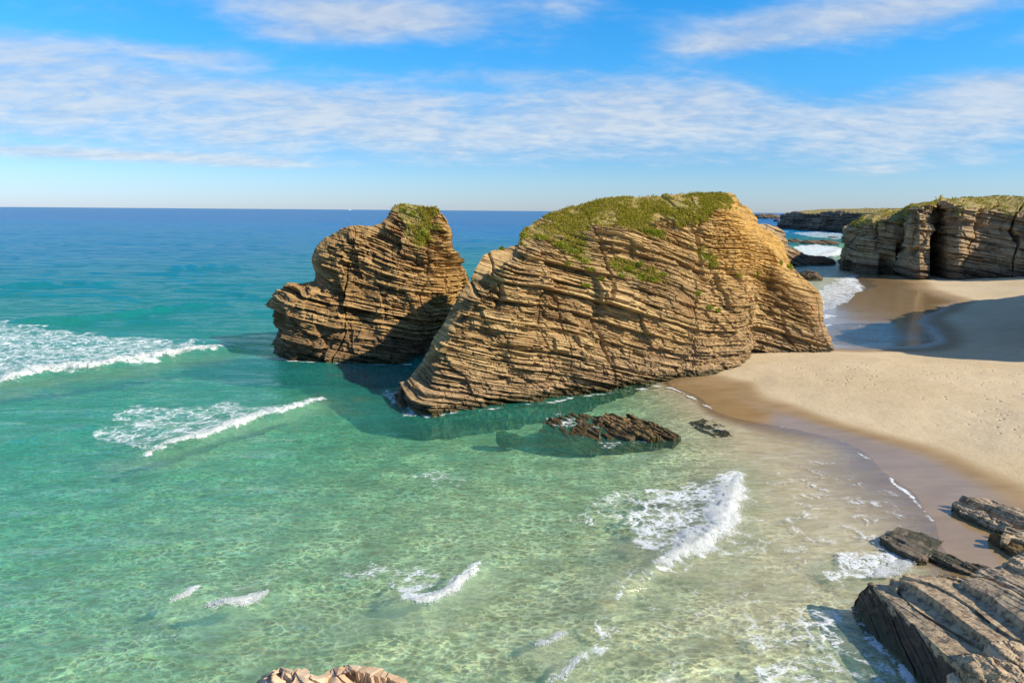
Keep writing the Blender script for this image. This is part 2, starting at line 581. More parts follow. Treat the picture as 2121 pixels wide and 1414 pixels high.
def build_rock(name, label, cat, G, vp, mat, seed, scales, dip, along, disp_scale, grass_poly=None, big=(8.0, 1.0), layer_t=1.9,
               layers=True, warm_fn=None, flat_from=None, notch=None, warp=1.3, warp_l=15.0, grass_fn=None, tufts=0, tuft_size=0.28,
               split_axis=None, joint=0.5, group=None, tuft_vmax=9.0):
    nu, nv, _ = G.shape
    n = grid_normals(G)
    nh = n.copy(); nh[..., 2] *= 0.35
    nh /= np.linalg.norm(nh, axis=-1, keepdims=True) + 1e-9
    p = G.reshape(-1, 3).copy()
    nn = nh.reshape(-1, 3)
    V = np.broadcast_to(vp[None, :], (nu, nv)).ravel()
    px = pix(p)
    # broad lumps and vertical joints
    bl, ba = big
    d0 = (fbm(p / bl, 4, seed + 100) - 0.5) * 2 * ba
    wj = p[:, 0] * along[0] + p[:, 1] * along[1]
    jn = vn(np.stack([wj / 2.6 + 0.8 * vn(p / 3.0, seed + 3), p[:, 2] / 14.0, wj * 0 + seed], -1), seed + 5)
    d0 -= joint * sstep(np.abs(jn - 0.5), 0.035, 0.0) * 1.2
    d0 += joint * 0.8 * (np.floor(jn * 6) / 6 - 0.4)
    ds, tone, s = strata(p, dip[0], dip[1], along, seed, scales, warp, warp_l)
    fade = np.ones(len(p))
    if flat_from is not None:
        fade = 1 - 0.80 * sstep(V, flat_from, flat_from + 0.35)
    grass = np.zeros(len(p))
    if grass_poly is not None:
        for poly in grass_poly:
            grass = np.maximum(grass, in_poly(px + (fbm(p / 1.5, 4, seed + 200, .75)[:, None] - 0.5) * 95, poly).astype(float))
        grass *= (V > 0.3)
    if grass_fn is not None:
        grass = np.maximum(grass, grass_fn(p, V))
    fade *= 1 - 0.55 * grass
    disp = (d0 * np.minimum(1, 0.4 + fade) + ds * fade) * disp_scale
    micro = (fbm(p / 0.35, 2, seed + 300) - 0.5) * 0.10 * disp_scale
    q = p + nn * (disp + micro)[:, None]
    # a little vertical play so that ledges are not ruler straight
    q[:, 2] += (vn(p / 0.8, seed + 301) - 0.5) * 0.05 * disp_scale * fade
    if notch is not None:
        q = notch(q, V, nn)
    warm = warm_fn(q, px) if warm_fn else np.zeros(len(p))
    attrs = {'tone': tone, 'grass': grass, 'warm': warm}
    F = grid_faces(nu, nv)
    root = empty(name, tuple(np.append(q[:, :2].mean(0), 0.0)))
    off = np.array(root.location)
    tag(root, label, cat, group)
    q0 = q - off
    if layers:
        k = np.floor(s / layer_t).astype(int)
        kf = k[F[:, 0]]
        lo, hi = np.percentile(kf, 3), np.percentile(kf, 97)
        kf = np.clip(kf, lo, hi)
        for kk in np.unique(kf):
            sel = kf == kk
            if sel.sum() < 10:
                continue
            v2, f2, a2 = sub_mesh(q0, F, sel, attrs)
            cp = components(f2, len(v2))
            ids, cnt = np.unique(cp, return_counts=True)
            big_id = ids[np.argmax(cnt)]
            for cid, cn in zip(ids, cnt):
                if cid != big_id and cn < 40:
                    continue
                v3, f3, a3 = sub_mesh(v2, f2, (cp == cid) if cid != big_id else ((cp == cid) | np.isin(cp, ids[(cnt < 40)])), a2)
                mesh_obj('rock_layer', v3, f3, mat, root, a3)
    else:
        mesh_obj('rock_body', q0, F, mat, root, attrs)
    rng = np.random.default_rng(seed)
    if tufts and grass.max() > 0:
        gi = np.nonzero((grass > 0.5) & (V < tuft_vmax))[0]
        # even density over area: weight by local cell size
        e1 = np.linalg.norm(np.gradient(G, axis=0), axis=-1).ravel(); e2 = np.linalg.norm(np.gradient(G, axis=1), axis=-1).ravel()
        wgt = (e1 * e2)[gi]; wgt *= 0.03 + sstep(fbm(q[gi] / 1.8, 4, seed + 77, .65), 0.40, 0.60)
        sel = rng.choice(gi, size=tufts, p=wgt / wgt.sum())
        nv2 = n.reshape(-1, 3)[sel]
        nv2 = nv2 * np.sign(nv2[:, 2:3] + 1e-6)
        c = q0[sel] + rng.normal(0, 0.06, (tufts, 3))
        v, f, tn = leaf_cloud(c, nv2, 5, tuft_size, rng, tuft_size * 0.35)
        g = mesh_obj('grass_cap', v, f, M_GRASS, root, {'tone': tn})
        g['kind'] = 'stuff'
    return root, q, px, off

def plants_on(root, q, px_now, off, spots, seed, size=0.15, name='plant_clump'):
    rng = np.random.default_rng(seed)
    pr = pix(q)
    dist = np.linalg.norm(q - CAM, axis=1)
    for (a, b, r) in spots:
        d2 = (pr[:, 0] - a) ** 2 + (pr[:, 1] - b) ** 2
        near = np.nonzero(d2 < 16.0)[0]
        if len(near) == 0:
            near = np.array([np.argmin(d2)])
        i = near[np.argmin(dist[near])]
        # gather the surface points round it, so that the clump hugs the ledge
        mset = np.nonzero(np.linalg.norm((q - q[i]) * np.array([.8, 1, 1.3]), axis=1) < r * .5)[0]
        if len(mset) < 4:
            mset = np.array([i])
        ncl = int(10 + 30 * r)
        sel = rng.choice(mset, ncl)
        nr = np.tile(np.array([0.25, -0.6, 0.75]), (ncl, 1))
        v, f, tn = leaf_cloud(q[sel] - off + np.array([0.02, -0.05, 0.05]), nr, 7, size, rng, size * 0.45)
        mesh_obj(name, v, f, M_PLANT, root, {'tone': tn})


# ------------------------------------------------------------------ ground: seabed and beach as one sheet
CTRL = []      # (x, y, z)
def ctl(lst):
    for a, b, z in lst:
        q = P(a, b, z)
        CTRL.append((q[0], q[1], z))
# seabed
ctl([(1300, 1414, -.55), (1100, 1300, -.6), (900, 1414, -.7), (500, 1414, -.95), (100, 1400, -1.3), (0, 1200, -1.75), (400, 1100, -1.5),
     (700, 1000, -1.6), (1000, 1000, -1.15), (1200, 1100, -.85), (1400, 1000, -.6), (1300, 950, -.9), (1100, 950, -1.4), (1000, 880, -1.9),
     (800, 860, -2.4), (700, 780, -2.9), (850, 765, -3.0), (1200, 840, -1.4), (1350, 822, -.5), (1600, 1000, -.12), (1700, 1050, -.09),
     (1550, 1150, -.25), (1600, 1300, -.30), (1750, 1200, -.22), (1750, 1350, -.45), (1450, 900, -.32), (1550, 930, -.12), (1440, 1100, -.40),
     (1820, 1070, -.05), (1700, 960, -.05), (1640, 910, -.05), (1880, 1140, -.05),
     (0, 1000, -2.6), (300, 900, -2.7), (0, 850, -3.0), (300, 800, -3.3), (500, 770, -3.4), (0, 720, -3.6), (300, 650, -5.0), (500, 610, -6.0),
     (0, 610, -6.5), (700, 700, -4.2), (0, 520, -10), (500, 520, -10), (1000, 540, -8), (0, 470, -17), (500, 470, -17), (1000, 470, -17)])
# water's edge and wet limit on the near beach
ctl([(1390, 800, 0), (1480, 850, 0), (1600, 880, 0), (1740, 910, 0), (1800, 950, 0), (1845, 1000, 0), (1890, 1030, 0), (1930, 1080, 0), (1965, 1130, 0.02),
     (1500, 778, .2), (1560, 790, .2), (1650, 838, .2), (1760, 880, .2), (1900, 915, .2), (2000, 955, .2), (2121, 1000, .22), (2121, 1080, .15),
     (2050, 1120, .08), (1960, 1050, .06), (2100, 1150, .12)])
# dry sand up to the crest
ctl([(1545, 772, .42), (1600, 785, .5), (1660, 765, .75), (1735, 741, .72), (1830, 745, .95), (1950, 757, 1.15), (2121, 782, 1.5), (1700, 830, .42),
     (1900, 850, .75), (2121, 900, .95), (2000, 900, .5), (2121, 950, .5)])
# beyond the crest: lagoon, far beach
ctl([(1760, 722, .03), (1850, 712, .02), (1940, 700, .08), (1985, 700, .2), (1950, 728, .2), (2121, 735, .7), (2121, 680, .6), (1900, 650, .04), (1960, 655, .2),
     (2010, 620, .2), (1900, 610, .04), (1830, 620, .03), (2060, 640, .45), (2121, 610, 1.0), (2121, 592, 1.5), (2000, 590, .6), (1900, 585, .12), (1960, 582, .4),
     (1800, 578, .03), (1830, 590, .03), (1705, 672, 0), (1740, 640, 0), (1785, 605, 0), (1772, 575, -.03), (1735, 560, -.25), (1700, 600, -.25), (1680, 560, -.5),
     (1700, 530, -1.2), (1650, 505, -4), (1720, 490, -6), (1650, 465, -14)])
CTRL += [(70, 30, 1.8), (60, 60, 1.9), (95, 75, 2.0), (140, 120, 3.0), (160, 150, 4.0), (40, 12, 1.2), (25, 10, .8), (0, 6, -.6), (-20, 6, -1.5), (200, 500, -10), (600, 1500, -25), (-900, 1500, -30)]
CTRL = np.array(CTRL)

def qspace(x, y):
    y = np.maximum(y, 3.0)
    return np.stack([x / (y + 6.0) * 2.2, np.log(y + 6.0) * 1.6], -1)

def _phi(r2): return np.where(r2 > 1e-12, 0.5 * r2 * np.log(r2 + 1e-12), 0.0)

_cq = qspace(CTRL[:, 0], CTRL[:, 1])
_n = len(_cq)
_K = _phi(((_cq[:, None] - _cq[None]) ** 2).sum(-1)) + np.eye(_n) * 0.0008
_Pm = np.concatenate([np.ones((_n, 1)), _cq], 1)
_A = np.block([[_K, _Pm], [_Pm.T, np.zeros((3, 3))]])
# compress depth so that the deep sea does not ring into the shallows
def _zc(z): return np.sign(z) * np.log1p(np.abs(z) * 1.5)
def _zi(c): return np.sign(c) * (np.expm1(np.abs(c)) / 1.5)
_wt = np.linalg.solve(_A, np.concatenate([_zc(CTRL[:, 2]), np.zeros(3)]))

def ground_z(x, y):
    x = np.asarray(x, float).ravel(); y = np.asarray(y, float).ravel()
    q = qspace(x, y)
    o = np.empty(len(x))
    for a in range(0, len(x), 20000):
        qq = q[a:a + 20000]
        r2 = ((qq[:, None] - _cq[None]) ** 2).sum(-1)
        o[a:a + 20000] = _phi(r2) @ _wt[:_n] + _wt[_n] + qq @ _wt[_n + 1:]
    z = _zi(np.clip(o, -4.0, 2.2))
    far = sstep(y, 500, 1600)
    return z * (1 - far) - 25.0 * far

def rows(y0, steps):
    ys = [y0]
    for lim, fn in steps:
        while ys[-1] < lim:
            ys.append(ys[-1] + fn(ys[-1]))
    return np.array(ys)

def sand_material():
    mt, T, out = new_mat('beach_sand')
    pos = T.node('ShaderNodeNewGeometry').outputs['Position']
    x, y, z = T.sep(pos)
    big = T.noise(pos, 0.10, 4.0, 0.55)
    med = T.noise(pos, 0.9, 5.0, 0.6)
    fine = T.noise(pos, 14.0, 3.0, 0.7)
    dry = T.mix(T.ss(big, 0.3, 0.7), (0.58, 0.45, 0.27), (0.64, 0.51, 0.33))
    dry = T.mix(T.mul(T.ss(med, 0.42, 0.66), 0.22), dry, (0.44, 0.32, 0.18))
    dry = T.mix(T.mul(T.ss(fine, 0.56, 0.72), 0.20), dry, (0.36, 0.26, 0.15))
    # drift line and scattered weed
    spk = T.ss(T.noise(pos, 2.4, 6.0, 0.85), 0.66, 0.71)
    spk = T.mul(spk, T.ss(z, 0.75, 0.95))
    dry = T.mix(T.mul(spk, 0.55), dry, (0.20, 0.14, 0.08))
    wetc = T.mix(T.ss(T.noise(T.vmath('MULTIPLY', pos, (0.4, 1.2, 1.0)), 0.8, 4.0, 0.6), 0.3, 0.7), (0.285, 0.185, 0.085), (0.35, 0.235, 0.118))
    zz = T.add(z, T.add(T.mul(T.sub(big, 0.5), 0.10), T.mul(T.sub(med, 0.5), 0.025)))
    wet = T.sub(1.0, T.ss(zz, 0.13, 0.27))
    film = T.sub(1.0, T.ss(zz, 0.05, 0.19))
    col = T.mix(wet, dry, wetc)
    # clean pale sand under water, with ripple troughs holding darker grains
    under = T.sub(1.0, T.ss(z, -0.10, -0.01))
    rp = T.noise(T.vmath('MULTIPLY', pos, (0.8, 2.2, 1.0)), 1.1, 4.0, 0.6, 0.8)
    sub = T.mix(T.ss(rp, 0.35, 0.66), (0.53, 0.41, 0.23), (0.72, 0.59, 0.38))
    weed = T.ss(T.noise(pos, 0.16, 4.0, 0.6, 0.4), 0.60, 0.70)
    sub = T.mix(T.mul(weed, T.ss(z, -0.9, -2.0, 0.0, 0.28)), sub, (0.16, 0.13, 0.06))
    col = T.mix(under, col, sub)
    rough = T.sub(0.95, T.mul(T.mul(film, T.sub(1.0, under)), 0.80))
    rough = T.sub(rough, T.mul(wet, 0.02))
    h = T.add(T.mul(T.noise(pos, 2.2, 5.0, 0.65), 0.6), T.mul(fine, 0.25))
    dim = T.mul(T.sub(1.0, T.ss(T.voro(pos, 1.5), 0.08, 0.24)), T.mul(T.ss(T.noise(pos, 0.22, 3.0), 0.50, 0.60), T.ss(z, 0.45, 0.8)))
    h = T.sub(h, T.mul(dim, 1.1))
    nb = T.bump(h, T.sub(0.95, T.mul(wet, 0.90)), 0.11)
    b = principled(T, out, col, rough, nb, 0.3)
    T.put(b.inputs['Specular IOR Level'], T.add(0.15, T.mul(film, 0.55)))
    return mt
M_SAND = sand_material()

def build_ground():
    ys = rows(4.0, [(150, lambda y: max(0.22, 0.0105 * y)), (420, lambda y: 0.03 * y), (40000, lambda y: 0.2 * y)])
    u = np.linspace(-1, 1, 380)
    Y = np.repeat(ys[:, None], len(u), 1)
    X = u[None, :] * (0.98 * Y + 40.0)
    Z = ground_z(X, Y).reshape(X.shape)
    pp = np.stack([X, Y, Z * 0], -1).reshape(-1, 3)
    z = Z.ravel()
    dry = sstep(z, 0.2, 0.6)
    # trampled dry sand, smooth wet sand, ripples and bars under water
    z = z + dry * ((fbm(pp / 0.9, 3, 5) - .5) * 0.10 + (fbm(pp / 5.0, 3, 6) - .5) * 0.22)
    wet = sstep(z, -0.15, -0.6)
    z = z + wet * ((fbm(pp / np.array([3.5, 1.8, 1]), 3, 8) - .5) * 0.22 + (fbm(pp / 14.0, 3, 9) - .5) * 0.45)
    z = z + (1 - dry) * (1 - wet) * (fbm(pp / np.array([9.0, 5.0, 1]), 3, 11) - .5) * 0.035
    V = np.stack([X.ravel(), Y.ravel(), z], -1)
    F = grid_faces(len(ys), len(u))[:, ::-1]
    o = mesh_obj('beach_and_seabed', V, F, M_SAND, smooth=True)
    tag(o, kind='structure')
build_ground()


# ------------------------------------------------------------------ the sea
def seg_info(pts, X, Y):
    """distance to polyline, parameter along it 0..1, and signed side (positive = far side)"""
    pts = np.asarray(pts, float)
    L = np.concatenate([[0], np.cumsum(np.linalg.norm(np.diff(pts, axis=0), axis=1))])
    best = np.full(X.shape, 1e9); par = np.zeros(X.shape); side = np.zeros(X.shape)
    for a in range(len(pts) - 1):
        p0, p1 = pts[a], pts[a + 1]
        d = p1 - p0; l2 = (d ** 2).sum()
        t = np.clip(((X - p0[0]) * d[0] + (Y - p0[1]) * d[1]) / l2, 0, 1)
        dx = X - (p0[0] + t * d[0]); dy = Y - (p0[1] + t * d[1])
        r = np.hypot(dx, dy)
        s = np.sign(d[0] * (Y - p0[1]) - d[1] * (X - p0[0]))
        m = r < best
        best = np.where(m, r, best); par = np.where(m, (L[a] + t * math.sqrt(l2)) / L[-1], par); side = np.where(m, s, side)
    return best, par, side

def line_px(lst):
    a = np.array(lst, float)
    return P(a[:, 0], a[:, 1], 0.0)[:, :2]

# crests drawn left to right in the photograph, so that the positive side is seaward
SWELLS = [  # polyline, height, front width, back width
    ([(-40, 672), (60, 668), (150, 665), (250, 655), (350, 641), (450, 632), (540, 634)], 0.70, .85, 3.5),
    ([(-40, 600), (60, 592), (150, 588), (230, 592)], 0.65, 1.2, 5.0),
    ([(330, 558), (420, 553), (470, 551), (550, 548)], 0.7, 1.4, 6.0),
    ([(480, 610), (540, 617), (600, 622)], 0.4, 1.0, 4.0),
    ([(-60, 803), (0, 797), (100, 774), (200, 768), (300, 750), (400, 736), (470, 724), (560, 716)], 0.55, 0.9, 3.2),
    ([(250, 950), (330, 930), (450, 905), (530, 872), (600, 856), (668, 832), (720, 828)], 0.40, 0.7, 2.4),
    ([(1240, 1330), (1290, 1235), (1350, 1178), (1430, 1142), (1490, 1102), (1518, 1030), (1525, 985), (1500, 950)], 0.30, 0.45, 1.8),
    ([(300, 1250), (400, 1236), (470, 1258), (555, 1238), (640, 1190)], 0.30, 0.40, 1.3),
    ([(760, 1262), (850, 1252), (900, 1246), (975, 1192), (1050, 1150)], 0.28, 0.40, 1.3),
    ([(-20, 930), (100, 900), (230, 880)], 0.22, 0.9, 2.2),
    ([(560, 770), (660, 765), (760, 770)], 0.18, 0.9, 2.0),
    ([(850, 1080), (980, 1120), (1090, 1190)], 0.10, 0.5, 1.2),
    ([(1000, 960), (1100, 930), (1200, 915), (1260, 905)], 0.14, 0.5, 1.2),
]
FOAM_POLYS = [
    ([(-60, 690), (120, 684), (300, 698), (430, 714), (470, 722), (400, 734), (300, 748), (200, 768), (100, 774), (-60, 800)], .43),
    ([(180, 905), (300, 862), (480, 838), (560, 848), (650, 833), (600, 855), (530, 872), (450, 904), (330, 934)], .40),
    ([(1300, 1085), (1340, 1012), (1400, 1008), (1480, 985), (1528, 990), (1505, 1080), (1440, 1142), (1356, 1172), (1335, 1120)], .47),
    ([(1200, 1060), (1290, 1012), (1340, 1020), (1320, 1105), (1230, 1090)], .34),
    ([(700, 1195), (760, 1160), (890, 1165), (910, 1205), (850, 1244), (800, 1212)], .36),
    ([(420, 1240), (500, 1214), (565, 1200), (552, 1238)], .30),
    ([(1300, 1180), (1352, 1178), (1335, 1215), (1290, 1240), (1262, 1330), (1180, 1430), (1120, 1430), (1225, 1320), (1270, 1225)], .30),
    ([(1690, 1170), (1740, 1142), (1870, 1135), (1888, 1150), (1850, 1182), (1800, 1202), (1720, 1205)], .52),
    ([(1560, 1300), (1640, 1270), (1725, 1262), (1780, 1310), (1850, 1380), (1910, 1430), (1580, 1430)], .34),
    ([(1250, 1430), (1400, 1200), (1560, 1000), (1700, 945), (1830, 1008), (1920, 1080), (1770, 1240), (1560, 1300), (1420, 1430)], .23),
    ([(790, 815), (815, 800), (845, 830), (880, 858), (840, 862)], .45),
    ([(570, 735), (640, 742), (760, 752), (700, 756), (600, 748)], .42),
    ([(1115, 860), (1180, 862), (1240, 872), (1230, 890), (1160, 885)], .42),
    ([(1190, 905), (1290, 912), (1330, 916), (1260, 925)], .40),
    ([(1640, 512), (1690, 506), (1738, 512), (1745, 530), (1700, 534), (1660, 525)], .58),
    ([(1640, 482), (1700, 478), (1745, 484), (1745, 496), (1690, 494)], .42),
    ([(1680, 610), (1740, 575), (1775, 570), (1788, 605), (1742, 640), (1708, 674), (1690, 660)], .46),
    ([(1760, 640), (1800, 640), (1880, 600), (1890, 640), (1840, 690), (1760, 700)], .20),
    ([(-40, 660), (200, 690), (420, 705), (300, 720), (0, 720)], .40),
    ([(850, 985), (940, 970), (980, 990), (900, 1010)], .30),
    ([(200, 870), (260, 840), (500, 830), (420, 880)], .38),
]
FOAM_LINES = [  # polyline, half width in metres, weight
    ([(1735, 905), (1765, 925), (1790, 945), (1808, 952), (1832, 962), (1846, 985), (1852, 1003), (1884, 1024), (1892, 1036), (1932, 1078)], .15, .72),
    ([(1338, 797), (1390, 803), (1420, 816), (1475, 847)], .20, .80),
    ([(1475, 847), (1540, 866), (1600, 879), (1700, 900), (1735, 907)], .14, .55),
    ([(1700, 675), (1712, 664), (1735, 642), (1768, 630), (1788, 608), (1781, 596), (1758, 582), (1778, 571)], 1.3, .80),
    ([(1765, 1245), (1775, 1280), (1805, 1325), (1850, 1370), (1915, 1425)], .30, .62),
    ([(828, 832), (885, 860), (1000, 852), (1100, 838), (1220, 818), (1335, 803)], .25, .60),
    ([(570, 740), (640, 750), (740, 755), (850, 752)], .35, .62),
    ([(1240, 915), (1300, 913), (1400, 910)], .2, .55),
    ([(1350, 1176), (1310, 1200), (1285, 1240), (1262, 1310), (1235, 1345)], .16, .45),
    ([(1620, 478), (1680, 480), (1745, 484)], 3.5, .6),
    ([(300, 942), (380, 919), (450, 903), (530, 871), (600, 855), (668, 830)], .45, .62),
    ([(-60, 806), (0, 797), (100, 774), (200, 767), (300, 750), (400, 735), (470, 722)], .8, .62),
    ([(428, 1256), (470, 1257), (510, 1250), (560, 1234)], .35, .58),
    ([(352, 1248), (378, 1242), (410, 1230)], .2, .5),
    ([(838, 1250), (870, 1250), (905, 1241), (940, 1218), (985, 1182)], .32, .58),
    ([(1345, 1176), (1385, 1164), (1430, 1138), (1490, 1096), (1505, 1060), (1520, 1020), (1527, 984)], .7, .62),
]

MILK = [  # water clouded with bubbles and sand round the breakers: line, radius in metres
    ([(300, 960), (450, 915), (600, 868), (668, 840)], 2.2), ([(-60, 815), (200, 780), (470, 735)], 3.0), ([(330, 1275), (470, 1280), (560, 1262)], 1.5),
    ([(740, 1290), (900, 1270), (985, 1210)], 1.5), ([(1340, 1185), (1430, 1150), (1500, 1090), (1525, 990)], 1.8), ([(1100, 1360), (1180, 1340), (1190, 1420)], 1.0),
    ([(1480, 1060), (1330, 1150), (1280, 1250)], 1.6), ([(1720, 1190), (1860, 1180)], .9), ([(1780, 1330), (1860, 1400)], 1.2)]
SEA = {}
def sea_z(x, y):
    ys, Z = SEA['ys'], SEA['Z']
    fi = np.interp(y, ys, np.arange(len(ys)))
    fj = (x / (0.86 * y + 9.0) + 1) * 0.5 * (Z.shape[1] - 1)
    i = np.clip(np.floor(fi).astype(int), 0, len(ys) - 2); j = np.clip(np.floor(fj).astype(int), 0, Z.shape[1] - 2)
    a = np.clip(fi - i, 0, 1); b = np.clip(fj - j, 0, 1)
    return (Z[i, j] * (1 - a) + Z[i + 1, j] * a) * (1 - b) + (Z[i, j + 1] * (1 - a) + Z[i + 1, j + 1] * a) * b

def sea_surface():
    ys = rows(5.0, [(19, lambda y: 0.5), (160, lambda y: max(0.16, 0.0080 * y)), (800, lambda y: 0.018 * y), (42000, lambda y: 0.06 * y)])
    u = np.linspace(-1, 1, 560)
    Y = np.repeat(ys[:, None], len(u), 1)
    X = u[None, :] * (0.86 * Y + 9.0)
    gz = ground_z(X, Y).reshape(X.shape)
    dep = np.clip(-gz, -0.5, 40)
    pp = np.stack([X, Y, X * 0], -1)
    wz = sstep(dep, 0.03, 1.2)
    Z = np.zeros_like(X)
    # wind sea, rolling in towards the beach
    kx, ky = 0.20, 1.0
    a = (X * kx + Y * ky)
    wob = fbm(pp / 22.0, 3, 41) * 16.0
    far = sstep(Y, 90, 300)
    Z += wz * 0.085 * np.sin((a + wob) * 2 * math.pi / 8.5) * (0.3 + fbm(pp / np.array([30., 12., 1.]), 2, 44))
    Z += wz * 0.05 * np.sin((a * 1.1 - X * 0.25 + wob * 0.7) * 2 * math.pi / 4.1) * (1 - sstep(Y, 120, 240))
    Z += wz * (0.25 + far) * (fbm(pp / np.array([9.0, 3.0, 1]), 3, 42) - .5) * 0.42
    Z += (0.35 + 0.65 * wz) * (fbm(pp / np.array([1.5, 0.8, 1]), 3, 43) - .5) * 0.085 * (1 - sstep(Y, 60, 140)) * sstep(dep, -0.02, 0.3)
    Z += far * (fbm(pp / np.array([60.0, 18.0, 1]), 3, 46) - .5) * 1.2 * (1 - sstep(Y, 900, 3000))
    mid = sstep(Y, 55, 110) * (1 - sstep(Y, 350, 700))
    Z += mid * sstep(dep, 1.0, 3.5) * (0.10 - np.abs(fbm(pp / np.array([26.0, 5.5, 1]) + np.array([0.0, 0.0, 3.3]), 3, 48) - .5)) * 2.0
    foam = np.zeros_like(X)
    for pl, hgt, wf, wb in SWELLS:
        d, t, s = seg_info(line_px(pl), X, Y)
        wv = np.where(s > 0, wb, wf) * (0.8 + 0.5 * vn(pp / 3.0, 47))
        end = sstep(t, 0.0, 0.18) * sstep(1 - t, 0.0, 0.18)
        Z += hgt * np.exp(-(d / wv) ** 2) * end
    px = pix(np.stack([X, Y, X * 0], -1))
    jit = np.stack([fbm(pp / 1.6, 3, 51) - .5, fbm(pp / 1.6, 3, 52) - .5], -1) * 2
    scl = FOC / np.maximum(Y, 8.0)
    for poly, wt in FOAM_POLYS:
        acc = 0
        for q in range(3):
            j = jit * (0.5 + 0.7 * q)
            acc = acc + in_poly(px + np.stack([j[..., 0] * scl, j[..., 1] * scl * 0.4], -1), poly)
        foam = np.maximum(foam, wt * acc / 3.0)
    for pl, hw, wt in FOAM_LINES:
        d, t, s = seg_info(line_px(pl), X + jit[..., 0] * hw * 1.2, Y + jit[..., 1] * hw * 1.2)
        foam = np.maximum(foam, wt * np.exp(-(d / hw) ** 2) * (0.25 + 1.1 * vn(pp / .8, 53)))
    SEA['ys'] = ys; SEA['Z'] = Z
    milk = np.zeros_like(X)
    for pl, rad in MILK:
        d, t, s = seg_info(line_px(pl), X + jit[..., 0] * rad, Y + jit[..., 1] * rad)
        milk = np.maximum(milk, np.exp(-(d / rad) ** 2))
    V = np.stack([X, Y, Z], -1).reshape(-1, 3)
    F = grid_faces(len(ys), len(u))[:, ::-1]
    return V, F, {'milk': milk.ravel(), 'depth': np.maximum(dep, 0).ravel(), 'foam': foam.ravel()}

